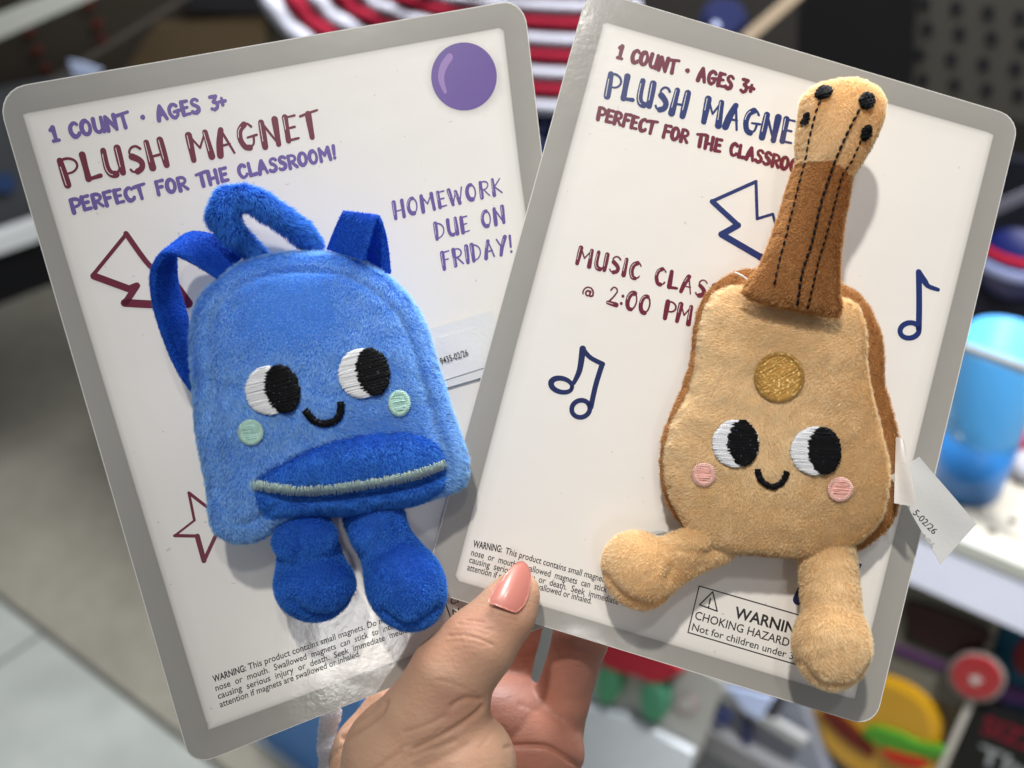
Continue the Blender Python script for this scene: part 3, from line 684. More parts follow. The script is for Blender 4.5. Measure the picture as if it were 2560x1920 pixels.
def loop_rim(surf, c, parent, mat, name='cheek_rim'):
    fr = surf.fr; n = len(c); V, F = [], []; nb = 0; q = resample(c, .00045); cc = q.mean(0)
    for p in q:
        d = (p - cc) / np.linalg.norm(p - cc); t = np.array([-d[1], d[0]]); m = 5
        for i in range(m):
            r_ = -.00075 + .0013 * i / (m - 1) + rng.uniform(-1, 1) * .00006; xy = p + d * r_; z = float(surf.hq(xy[None])[0]) + .0008 + .00035 * math.sin(math.pi * (i + .3) / (m - .4))
            for k in range(5): an = 2 * math.pi * k / 5; V.append([*(xy + t * math.cos(an) * .0002), z + math.sin(an) * .0002])
        for i in range(m - 1):
            for k in range(5): F.append((nb + i * 5 + k, nb + i * 5 + (k + 1) % 5, nb + (i + 1) * 5 + (k + 1) % 5, nb + (i + 1) * 5 + k))
        nb += m * 5
    mesh(name, V, F, mat, parent)
def cross(name, surf, line, hw, step, mat, parent, jit, l0, l1, r=.00018):
    zq = resample(smooth_open(line, 5), step, False); zt = np.gradient(zq, axis=0); zt /= np.linalg.norm(zt, axis=1)[:, None]; zn = np.stack([-zt[:, 1], zt[:, 0]], 1)
    V, F = [], []; nb = 0
    for i, (q, n_) in enumerate(zip(zq, zn)):
        w0, w1 = -hw - rng.uniform(-.3, 1.2) * jit, hw + rng.uniform(-.3, 1) * jit; sl = rng.uniform(-.8, .8) * jit
        P = [surf.hit(*(q + n_ * w_ + zt[i] * sl * (w_ / hw))) for w_ in np.linspace(w0, w1, 5)]; lf = rng.uniform(l0, l1)
        t3 = surf.fr.pts([zt[i] + q, q], .02); t3 = (t3[0] - t3[1])[:2]; t3 /= np.linalg.norm(t3)
        for j, p in enumerate(P):
            z = p[2] + lf + .0004 * math.sin(math.pi * (j + .2) / 4.4)
            for k in range(5): an = 2 * math.pi * k / 5; V.append([p[0] + t3[0] * math.cos(an) * r, p[1] + t3[1] * math.cos(an) * r, z + math.sin(an) * r])
        for j in range(4):
            for k in range(5): F.append((nb + j * 5 + k, nb + j * 5 + (k + 1) % 5, nb + (j + 1) * 5 + (k + 1) % 5, nb + (j + 1) * 5 + k))
        nb += 25
    return mesh(name, V, F, mat, parent)
# ================================================================ blue backpack plush
BP = empty('backpack_plush', CARD_L.mat(), 'smiling light blue plush backpack with royal blue pocket, straps and feet', 'plush toy')
bp_out = [(544, 694), (579, 665), (637, 642), (694, 630), (752, 625), (822, 628), (880, 639), (949, 671), (1007, 718), (1047, 770), (1076, 833), (1094, 897), (1114, 960), (1128, 1010), (1142, 1050), (1160, 1100), (1174, 1145), (1175, 1185), (1163, 1218), (1138, 1234), (1100, 1246), (1030, 1268), (926, 1285), (810, 1293), (740, 1304), (694, 1325), (660, 1350), (613, 1362), (567, 1357), (532, 1334), (518, 1284), (513, 1220), (498, 1151), (485, 1076), (480, 995), (475, 926), (471, 868), (473, 822), (482, 770), (505, 729)]
def bpfn(P): return -.0007 * np.exp(-((P[:, 0] - bpc[0]) / .012) ** 2 - ((P[:, 1] - bpc[1]) / .01) ** 2) + .0004 * fbm(np.c_[P[:, :2], np.zeros(len(P))], 90, 3)
bpc = CARD_L.at(560, 1150, .012)[:2]
BB = Pillow(CARD_L, bp_out, .0145, .0098, .0125, p=.40, groove=(.0056, .0013, .0010), fn=bpfn)
V, T = BB.build(.0013)
def mk(surf, c, r, tl=0): return ellipse_on(surf, c, r, tl)
eyes = [(mk(BB, (672, 976), (57, 61)), mk(BB, (705, 973), (43.5, 60.5), -14)), (mk(BB, (903, 934), (56, 62)), mk(BB, (930.5, 930), (41.5, 60), -12))]
cheeks = [mk(BB, (627, 1081), (27, 27.5)), mk(BB, (998, 1008), (23, 28))]
smile = line_on(BB, [(763, 1026), (776, 1044), (792, 1056), (812, 1060), (835, 1054), (850, 1036), (852, 1006)], 18)
pocket_px = [(629, 1204), (648, 1183), (694, 1157), (752, 1128), (810, 1107), (868, 1090), (926, 1081), (995, 1075), (1042, 1082), (1082, 1099), (1111, 1128), (1118, 1163), (1118, 1203), (1104, 1232), (1042, 1262), (926, 1286), (810, 1292), (723, 1293), (655, 1300), (641, 1272), (628, 1236)]
pk = np.array([BB.hit(*p)[:2] for p in smooth_closed(pocket_px, 3)])
msk = [grow(e[0], -.0002) for e in eyes] + [grow(e[1], -.0002) for e in eyes] + [grow(c, -.0002) for c in cheeks] + [smile, grow(pk, -.001)]
def mask_of(polys):
    def f(P):
        k = np.zeros(len(P), bool)
        for q in polys: k |= inside(P, q) & (P[:, 2] > .009)
        return k
    return f
def bp_lean(P):
    o = np.full(len(P), 1.15)
    for (qx, qy), r_, k_ in (((700, 740), .013, 1.05), ((790, 790), .009, .7), ((560, 1110), .007, .5), ((900, 1050), .006, .4), ((620, 860), .008, .35)):
        c = CARD_L.at(qx, qy, .02)[:2]; o -= k_ * np.exp(-(np.linalg.norm(P[:, :2] - c, axis=1) / r_) ** 2)
    return np.clip(o, .12, 2)
def combdown(x, y): return lambda P: np.broadcast_to(np.array([x, y, 0.0]), (len(P), 3)).copy()
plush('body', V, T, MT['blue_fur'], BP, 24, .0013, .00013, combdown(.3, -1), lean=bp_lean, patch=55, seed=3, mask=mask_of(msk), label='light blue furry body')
for (wp, bp) in eyes:
    e = stitched('eye', BB, wp, MT['white_thread'], BP, lift=.0006, th=(.25, .00034, .0003, .0001)); stitched('pupil', BB, bp, MT['black_thread'], e, lift=.0011, dome=.0003, th=(.25, .00036, .0005, .0001))
for c in cheeks: ck = stitched('cheek', BB, c, MT['mint_base'], BP, lift=.0006, dome=.0001, th=(.15, .0005, .0001, .0001, .0002), label='mint green stitched cheek'); loop_rim(BB, c, ck, MT['mint_thread'])
cross('smile', BB, [(763, 1026), (776, 1044), (792, 1056), (812, 1060), (835, 1054), (850, 1036), (852, 1006)], 8, 2.0, MT['black_thread'], BP, 2.5, .0004, .0007, .00022)
# pocket: a second pillow on the body, creased under the zip
zline = [(627, 1211), (660, 1216), (700, 1222), (752, 1228), (822, 1225), (868, 1219), (955, 1205), (1042, 1187), (1085, 1172), (1119, 1158)]
h_pk = float(np.mean([BB.hit(*p)[2] for p in pocket_px])) 
zl2 = [CARD_L.at(p[0], p[1] + 19, .025)[:2] for p in zline]
class PocketH(Pillow):
    def h(s, P):
        P = np.asarray(P); u = np.clip(s.uq(P), 0, 1); base = np.clip(BB.h(P), .0135, 1) - .0012
        D = dist_poly(P, zl2, False); return base + s.Tf * u ** .42 - .0022 * np.exp(-(D / .0013) ** 2) * np.minimum(1, u * 4)
PK = PocketH(CARD_L, pocket_px, .021, .0052, 0, p=.42)
PK.B = resample(pk, .0012)
v, T_, n = fill(PK.B, .0012); hz = PK.h(v); hz[:n] = np.clip(BB.h(v[:n]), .0125, 1) - .0008
VP = np.vstack([np.c_[v, hz], np.c_[v, np.clip(BB.h(v), .0125, 1) - .003][n:]]); ids = np.arange(len(v)) + len(v) - n; ids[:n] = np.arange(n)
zp = line_on(PK, zline, 19)
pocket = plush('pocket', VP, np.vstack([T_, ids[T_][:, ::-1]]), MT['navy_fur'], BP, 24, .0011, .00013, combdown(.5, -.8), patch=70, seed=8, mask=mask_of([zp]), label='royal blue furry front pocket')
o = cross('zip', PK, zline, 10.5, 2.3, MT['zip_thread'], pocket, 4.0, .0005, .0011); o['label'] = 'sparkling silver green stitched zip line'
# feet
def limb(fr, prims, k, name, mat, root, label, hgt, seams=None, **kw):
    """prims: list of (px,py,h,r) balls joined in round cones, or ('e',px,py,h,(rx,ry,rz),deg) ellipsoids (r in mm)"""
    L = []
    for p in prims:
        if p[0] == 'e':
            c = fr.at(p[1], p[2], p[3]); t = math.radians(p[5]); R = np.array([[math.cos(t), -math.sin(t), 0], [math.sin(t), math.cos(t), 0], [0, 0, 1]])
            L.append(('e', c, np.array(p[4]) / 1000, R))
        else: L.append(('c', fr.at(*p[0][:3]), fr.at(*p[1][:3]), p[0][3] / 1000, p[1][3] / 1000))
    def f(P):
        d = None
        for q in L:
            x = ell(P, q[1], q[2], q[3]) if q[0] == 'e' else rcone(P, q[1], q[2], q[3], q[4])
            d = x if d is None else smin(d, x, k)
        return d
    C = []; 
    for q in L:
        if q[0] == 'e': C += [q[1] - q[2].max(), q[1] + q[2].max()]
        else: m = max(q[3], q[4]); C += [q[1] - m, q[1] + m, q[2] - m, q[2] + m]
    C = np.array(C); Vv, Q = surfnet(f, C.min(0) - .002, C.max(0) + .002, .0011); Tt = q2t(Q)
    if seams:
        Nn, _ = vnormals(Vv, Tt)
        for sp_px, dm, wm in seams:
            sl = fr.pts(smooth_open(sp_px, 5), .02)[:, :2]; D = dist_poly(Vv, sl, False); Vv = Vv - Nn * (dm / 1000 * np.exp(-(D / (wm / 1000)) ** 2) * np.clip(Nn[:, 2] + .5, 0, 1))[:, None]
    return plush(name, Vv, Tt, mat, root, label=label, **kw)
R_ = dict(dens=22, L=.0009, width=.00012, patch=90, curl=.2)
limb(CARD_L, [('e', 787, 1462, .0125, (10.6, 9.4, 9.6), -10), ((775, 1400, .012, 8.6), (765, 1320, .013, 6.5)), ('e', 762, 1348, .0175, (8.5, 5.8, 5.2), 8)], .0012, 'leg', MT['navy_fur'], BP, 'left royal blue leg and rounded foot', 0, seams=[([(730, 1500), (770, 1535), (840, 1540), (885, 1500)], 1.2, 1.0), ([(755, 1335), (752, 1385)], 1.0, 1.0)], comb=(0, -1, 0), seed=21, **R_)
limb(CARD_L, [('e', 1014, 1462, .0155, (10.2, 12.4, 10), 26), ((975, 1380, .013, 7.6), (920, 1290, .012, 6.6)), ((935, 1320, .014, 5.6), (950, 1290, .0135, 6.4)), ((915, 1340, .0165, 3.6), (985, 1322, .0165, 3.4))], .0022, 'leg', MT['navy_fur'], BP, 'right royal blue leg and rounded foot', 0, seams=[([(955, 1525), (1022, 1562), (1095, 1515)], 1.2, 1.0), ([(985, 1300), (1000, 1345), (960, 1375)], .9, 1.0)], comb=(.2, -1, 0), seed=22, **R_)
# fluffy carrying handle
def n5(x, y): return (360 + x / 3.456, 430 + y / 3.456)
hp = [(985, 730, .012, 2.5), (860, 610, .014, 2.6), (760, 520, .017, 3.2), (680, 390, .018, 3.9), (725, 260, .018, 3.7), (860, 215, .018, 3.0), (1010, 280, .017, 3.2), (1200, 410, .016, 3.1), (1360, 530, .014, 3.1), (1460, 640, .012, 2.6)]
hp = [(*n5(x, y), h, r) for x, y, h, r in hp]
limb(CARD_L, [(hp[i], hp[i + 1]) for i in range(len(hp) - 1)], .0006, 'carry_handle', MT['navy_fur'], BP, 'fluffy royal blue looped handle', 0, comb=(.5, -1, 0), seed=31, dens=22, L=.0020, width=.00014, patch=160, curl=.6, lean=.8)
def strap(A, B, hA, hB, name, label, th=.0012):
    A = smooth_open([n5(*p) for p in A], 6); B = smooth_open([n5(*p) for p in B], 6)
    hA = np.interp(np.linspace(0, 1, len(A)), np.linspace(0, 1, len(hA)), hA); hB = np.interp(np.linspace(0, 1, len(B)), np.linspace(0, 1, len(hB)), hB)
    a = np.array([CARD_L.at(p[0], p[1], h) for p, h in zip(A, hA)]); b = np.array([CARD_L.at(p[0], p[1], h) for p, h in zip(B, hB)])
    m = 8; n = len(a); S = np.stack([a + (b - a) * t for t in np.linspace(0, 1, m)], 1)
    du = np.gradient(S, axis=0); dv = np.gradient(S, axis=1); N = np.cross(du, dv); N /= np.linalg.norm(N, axis=2)[:, :, None] + 1e-12
    V = np.vstack([(S + N * th / 2).reshape(-1, 3), (S - N * th / 2).reshape(-1, 3)]); o = n * m; F = []
    g = lambda i, j: i * m + j
    for i in range(n - 1):
        for j in range(m - 1):
            F += [(g(i, j), g(i + 1, j), g(i + 1, j + 1)), (g(i, j), g(i + 1, j + 1), g(i, j + 1))]
            F += [(o + g(i, j), o + g(i + 1, j + 1), o + g(i + 1, j)), (o + g(i, j), o + g(i, j + 1), o + g(i + 1, j + 1))]
        for j, fl in ((0, 0), (m - 1, 1)):
            q = [g(i, j), o + g(i, j), o + g(i + 1, j), g(i + 1, j)]
            if fl: q = q[::-1]
            F += [(q[0], q[1], q[2]), (q[0], q[2], q[3])]
    st = plush(name, V, np.array(F), MT['navy_short'], BP, 16, .0007, .00015, (.2, -1, 0), label=label, seed=41, patch=120, curl=.1)
strap([(650, 925), (450, 800), (270, 715), (150, 722), (85, 820), (65, 950), (95, 1180), (180, 1450), (290, 1700), (420, 1900)],
      [(870, 720), (700, 590), (520, 532), (380, 540), (290, 640), (272, 800), (292, 1000), (365, 1250), (400, 1500), (500, 1750)],
      [.016, .018, .020, .021, .021, .020, .018, .016, .013, .011], [.010, .011, .012, .012, .011, .010, .008, .007, .006, .006], 'strap', 'left ribbon shoulder strap looping beside the body')
strap([(1890, 760), (1940, 600), (1985, 440), (2030, 395), (2075, 520), (2105, 700), (2122, 880)],
      [(1590, 665), (1645, 520), (1705, 385), (1740, 358), (1850, 470), (1885, 600), (1900, 790)],
      [.021, .022, .022, .021, .018, .015, .013], [.014, .016, .018, .018, .012, .009, .007], 'strap', 'right ribbon shoulder strap folded over')
# clear retaining dome by the left foot
def dome(fr, c, r, h0, hh, name, root, label):
    v = []; F = []; m = 20; k_ = 6
    for j in range(k_):
        a = j / (k_ - 1) * math.pi / 2
        for i in range(m):
            t = 2 * math.pi * i / m; q = fr.at(c[0] + r[0] * math.cos(a) * math.cos(t), c[1] + r[1] * math.cos(a) * math.sin(t), h0 + hh * math.sin(a)); v.append(q)
    for j in range(k_ - 1):
        for i in range(m): F.append((j * m + (i + 1) % m, j * m + i, (j + 1) * m + i, (j + 1) * m + (i + 1) % m))
    F.append(tuple(range(m))); o = mesh(name, v, F, MT['clear'], root); o['label'] = label
dome(CARD_L, (705, 1468), (24, 40), .0015, .009, 'retaining_bead', BP, 'clear plastic bead beside the left foot')
dome(CARD_R, (1650, 1348), (34, 22), .0015, .009, 'retaining_bead', CR.root, 'clear plastic bead above the left guitar foot')
# sewn-in paper label of the backpack
def sheet(fr, pts_h, name, root, mat, th=.00012, label=None, n=14, wave=0.0):
    """four corners (px,py,h): bilinear sheet with thickness"""
    c = np.array([fr.at(*p) for p in pts_h]); S = np.array([[(c[0] * (1 - u) + c[1] * u) * (1 - v_) + (c[3] * (1 - u) + c[2] * u) * v_ for v_ in np.linspace(0, 1, n)] for u in np.linspace(0, 1, n)])
    S[:, :, 2] += wave * np.sin(np.linspace(0, 5, n))[:, None] * np.cos(np.linspace(0, 4, n))[None]
    V = np.vstack([S.reshape(-1, 3), S.reshape(-1, 3) - [0, 0, th]]); F = []; o = n * n; g = lambda i, j: i * n + j
    for i in range(n - 1):
        for j in range(n - 1): F += [(g(i, j), g(i, j + 1), g(i + 1, j + 1), g(i + 1, j)), (o + g(i, j), o + g(i + 1, j), o + g(i + 1, j + 1), o + g(i, j + 1))]
        F += [(g(i, 0), g(i + 1, 0), o + g(i + 1, 0), o + g(i, 0)), (g(i + 1, n - 1), g(i, n - 1), o + g(i, n - 1), o + g(i + 1, n - 1)), (g(0, i + 1), g(0, i), o + g(0, i), o + g(0, i + 1)), (g(n - 1, i), g(n - 1, i + 1), o + g(n - 1, i + 1), o + g(n - 1, i))]
    ob = mesh(name, V, F, mat, root, False)
    if label: ob['label'] = label
    return ob
def flat_text(fr, text, p0, p1, cap, h0, h1, root):
    V, F = type_text(None, text, None, None, None, flatput=True); x0, x1 = V[:, 0].min(), V[:, 0].max()
    p0, p1 = np.array(p0, float), np.array(p1, float); X = p1 - p0; L_ = np.linalg.norm(X); X /= L_; Y = np.array([X[1], -X[0]])
    s_ = cap / .7; Q = [p0 + X * ((x - x0) / (x1 - x0) * L_) + Y * y * s_ for x, y in V[:, :2]]; f = (V[:, 0] - x0) / (x1 - x0)
    o = mesh('lettering', [fr.at(q[0], q[1], h0 + (h1 - h0) * t) for q, t in zip(Q, f)], F, MT['black'], root, False); o['label'] = 'small printed black number'; return o
lb = sheet(CARD_L, [(1000, 845, .0016), (1233, 775, .0014), (1262, 927, .0010), (1030, 994, .0012)], 'paper_label', BP, MT['paper'], label='folded white paper label at the body side', wave=.00008)
sheet(CARD_L, [(1040, 862, .0018), (1190, 818, .0017), (1214, 918, .0014), (1060, 966, .0016)], 'label_flap', lb, MT['paper'], wave=.0001)
flat_text(CARD_L, '9435-02/26', (1103, 911), (1172, 888), 16, .0021, .0020, lb)
# ================================================================ guitar plush
GT = empty('guitar_plush', CARD_R.mat(), 'smiling tan plush guitar with brown neck, gold sound hole and two feet', 'plush toy')
g_out = [(1882, 668), (1836, 677), (1801, 694), (1772, 718), (1749, 752), (1734, 799), (1726, 851), (1723, 903), (1705, 955), (1685, 1006), (1662, 1058), (1649, 1110), (1645, 1163), (1650, 1215), (1668, 1268), (1706, 1322), (1755, 1362), (1830, 1389), (1893, 1393), (2003, 1398), (2090, 1393), (2136, 1387), (2183, 1359), (2229, 1319), (2249, 1267), (2258, 1203), (2258, 1151), (2252, 1099), (2235, 1029), (2217, 972), (2214, 926), (2211, 856), (2194, 799), (2165, 747), (2136, 722), (2085, 700), (1980, 690)]
g_front = [(1859, 712), (1812, 718), (1778, 738), (1755, 781), (1742, 839), (1735, 903), (1724, 960), (1709, 1000), (1680, 1050), (1661, 1122), (1657, 1180), (1665, 1226), (1685, 1273), (1711, 1316), (1743, 1352), (1783, 1378), (1830, 1388), (1893, 1388), (1974, 1395), (2050, 1394), (2113, 1380), (2165, 1348), (2206, 1296), (2220, 1238), (2226, 1180), (2214, 1116), (2201, 1064), (2186, 1005), (2172, 950), (2167, 885), (2170, 839), (2160, 790), (2142, 760), (2110, 742), (1980, 735)]
GB = Pillow(CARD_R, g_out, .0085, .0055, .0080, p=.38)
V, T = GB.build(.0014)
def gcomb(P): return np.broadcast_to(np.array([-1.0, -.15, 0.0]), (len(P), 3)).copy()
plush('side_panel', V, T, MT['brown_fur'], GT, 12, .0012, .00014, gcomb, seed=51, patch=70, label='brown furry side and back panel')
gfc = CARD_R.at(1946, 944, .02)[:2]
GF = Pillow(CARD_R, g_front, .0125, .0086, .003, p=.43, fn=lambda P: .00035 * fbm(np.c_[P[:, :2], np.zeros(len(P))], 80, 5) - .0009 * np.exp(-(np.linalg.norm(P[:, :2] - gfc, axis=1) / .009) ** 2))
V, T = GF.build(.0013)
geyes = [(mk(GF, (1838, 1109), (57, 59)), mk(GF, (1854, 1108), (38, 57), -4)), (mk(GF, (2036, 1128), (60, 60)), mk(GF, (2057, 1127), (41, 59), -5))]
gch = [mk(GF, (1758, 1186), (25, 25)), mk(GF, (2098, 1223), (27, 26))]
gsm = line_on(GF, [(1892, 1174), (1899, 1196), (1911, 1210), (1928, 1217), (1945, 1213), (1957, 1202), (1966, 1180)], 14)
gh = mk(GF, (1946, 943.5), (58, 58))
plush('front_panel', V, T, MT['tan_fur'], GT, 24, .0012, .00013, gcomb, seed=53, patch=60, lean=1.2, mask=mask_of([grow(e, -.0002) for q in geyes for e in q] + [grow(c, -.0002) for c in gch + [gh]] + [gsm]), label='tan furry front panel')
for (wp, bp) in geyes:
    e = stitched('eye', GF, wp, MT['white_thread'], GT, lift=.0006, th=(-.05, .00034, .0003, .0001)); stitched('pupil', GF, bp, MT['black_thread'], e, lift=.0011, dome=.0003, th=(-.05, .00036, .0005, .0001))
for c in gch: ck = stitched('cheek', GF, c, MT['pink_base'], GT, lift=.0006, dome=.0001, th=(-.05, .0005, .0001, .0001, .0002), label='pink stitched cheek'); loop_rim(GF, c, ck, MT['pink_thread'])
cross('smile', GF, [(1892, 1174), (1899, 1196), (1911, 1210), (1928, 1217), (1945, 1213), (1957, 1202), (1966, 1180)], 6.5, 2.0, MT['black_thread'], GT, 2.2, .0004, .0007, .00022)
sh_ = stitched('sound_hole', GF, gh, MT['gold_thread'], GT, lift=.0006, dome=.0001, th=(.5, .00038, .0002, .0001, .0002), label='round gold thread sound hole')
loop_rim(GF, gh, sh_, MT['gold_thread'], 'hole_rim')
# neck and headstock from one inflated outline, split at the joint
neck_px = [(1989, 399), (1969, 457), (1946, 532), (1922, 602), (1895, 664), (1866, 700), (1852, 722), (1853, 742), (1893, 759), (1963, 776), (2032, 789), (2080, 797), (2104, 795), (2110, 770), (2103, 718), (2103, 654), (2113, 556), (2125, 492), (2134, 446), (2160, 405), (2183, 365), (2209, 307), (2213, 262), (2200, 229), (2165, 206), (2119, 198), (2073, 203), (2027, 217), (2003, 243), (1994, 278), (1989, 324), (1986, 366)]
def nfn(P): 
    t = np.clip((P[:, 1] - nb_[1]) / (nt_[1] - nb_[1]), 0, 1); return .006 * np.sin(t * math.pi * .55) - .0005 * np.exp(-((P[:, 1] - nj_[1]) / .0012) ** 2)
nb_, nt_, nj_ = CARD_R.at(1980, 790, .02)[:2], CARD_R.at(2100, 200, .02)[:2], CARD_R.at(2040, 405, .02)[:2]
NK = Pillow(CARD_R, neck_px, .0225, .0085, .0075, p=.5, fn=None)
class Neck(Pillow):
    def h(s, P): 
        P = np.asarray(P); u = np.clip(s.uq(P), 0, 1); t = np.clip((P[:, 1] - nb_[1]) / (nt_[1] - nb_[1]), 0, 1)
        return s.h0 + (.0058 + .0036 * np.clip(t * 1.4 - .35, 0, 1) ** .7) * u ** .5
NK.__class__ = Neck; NK.Hc = None
V, T = NK.build(.0012)
jl = [np.array(CARD_R.at(x, y, .028)[:2]) for x, y in ((1975, 396), (2030, 400), (2079, 411), (2107, 425), (2150, 446))]
jx = np.array([q[0] for q in jl]); jy = np.array([q[1] for q in jl])
cen = V[T].mean(1); top = cen[:, 1] > np.interp(cen[:, 0], jx, jy)
def sub(V, T):
    u, inv = np.unique(T, return_inverse=True); return V[u], inv.reshape(T.shape)
pegs_px = [((2057, 234), (21, 15), -25), ((2165, 255), (19, 20), 0), ((2011.5, 301), (7.5, 17), 18), ((2164, 335), (12.5, 19), 18)]
pegs = [mk(NK, c, r, a) for c, r, a in pegs_px]
Vh, Th = sub(V, T[top]); plush('headstock', Vh, Th, MT['tan_fur'], GT, 24, .0012, .00013, gcomb, seed=61, patch=90, mask=mask_of([grow(p, -.0002) for p in pegs]), label='tan furry headstock')
Vn, Tn = sub(V, T[~top]); plush('neck', Vn, Tn, MT['brown_fur'], GT, 24, .0012, .00013, combdown(-1, .2), seed=62, patch=110, label='brown furry neck')
for p in pegs: stitched('tuning_peg', NK, p, MT['black_thread'], GT, sp=.0006, lift=.0013, dome=.0003, th=(.3, .00042, .0003, .0001), label='black stitched tuning peg')
cord(NK, [(2048, 254), (2038, 280), (2030, 311), (2019, 356), (2011, 400), (2003, 430), (1983, 509), (1960, 602), (1946, 654), (1933, 714)], .00032, 'string', MT['black_thread'], GT, .0010, seg=(15, 5), rnd=.00015)
cord(NK, [(2146, 276), (2116, 334), (2090, 393), (2078, 424), (2050, 509), (2027, 608), (2003, 683), (1990, 768)], .00040, 'string', MT['black_thread'], GT, .0011, seg=(17, 4), rnd=.00015)
cord(NK, [(2150, 354), (2138, 380), (2124, 410), (2103, 442), (2090, 488), (2074, 550), (2058, 608), (2044, 654), (2032, 706), (2016, 775)], .00032, 'string', MT['black_thread'], GT, .0010, seg=(13, 6), rnd=.00015)
R2 = dict(dens=22, L=.0011, width=.00013, patch=90)
limb(CARD_R, [('e', 1598, 1426, .0125, (9.6, 10.6, 9.8), 38), ((1640, 1425, .012, 7.0), (1720, 1392, .010, 5.2)), ((1720, 1392, .010, 5.0), (1800, 1370, .010, 4.2)), ((1665, 1392, .0145, 5.2), (1770, 1340, .012, 4.0))], .0010, 'leg', MT['tan_fur'], GT, 'left tan leg and foot splayed sideways', 0, seams=[([(1515, 1440), (1560, 1490), (1630, 1515), (1680, 1495)], 1.3, 1.1), ([(1668, 1360), (1690, 1400), (1670, 1440)], 1.0, 1.2), ([(1700, 1370), (1760, 1385), (1800, 1372)], .9, .9)], comb=(-.6, -.8, 0), seed=71, **R2)
limb(CARD_R, [('e', 2079, 1612, .0175, (10.0, 11.6, 9.5), 0), ((2080, 1530, .014, 7.6), (2075, 1480, .012, 7.3)), ((2075, 1480, .0135, 7.5), (2066, 1375, .009, 7.4))], .0009, 'leg', MT['tan_fur'], GT, 'right tan leg and foot hanging down', 0, seams=[([(2083, 1620), (2080, 1670), (2085, 1712)], .8, .8), ([(2000, 1650), (2040, 1700), (2120, 1705), (2160, 1660)], 1.1, 1.0)], comb=(0, -1, 0), seed=72, **R2)
cord(GF, [(1828, 688), (1846, 696), (1862, 708)], .00028, 'fastener_loop', MT['paperwhite'], GT, .0042)
# folded label sticking out at the right
lr = sheet(CARD_R, [(2225, 1190, .012), (2300, 1142, .0155), (2440, 1310, .0135), (2352, 1412, .010)], 'paper_label', GT, MT['paper'], label='white folded paper label sticking out past the card', wave=.0004, n=20)
sheet(CARD_R, [(2240, 1092, .0125), (2262, 1100, .0155), (2291, 1268, .0205), (2235, 1258, .0145)], 'label_fold', lr, MT['paper'], wave=.0005)
flat_text(CARD_R, '5-02/26', (2281, 1284), (2333, 1337), 17, .0170, .0158, lr)
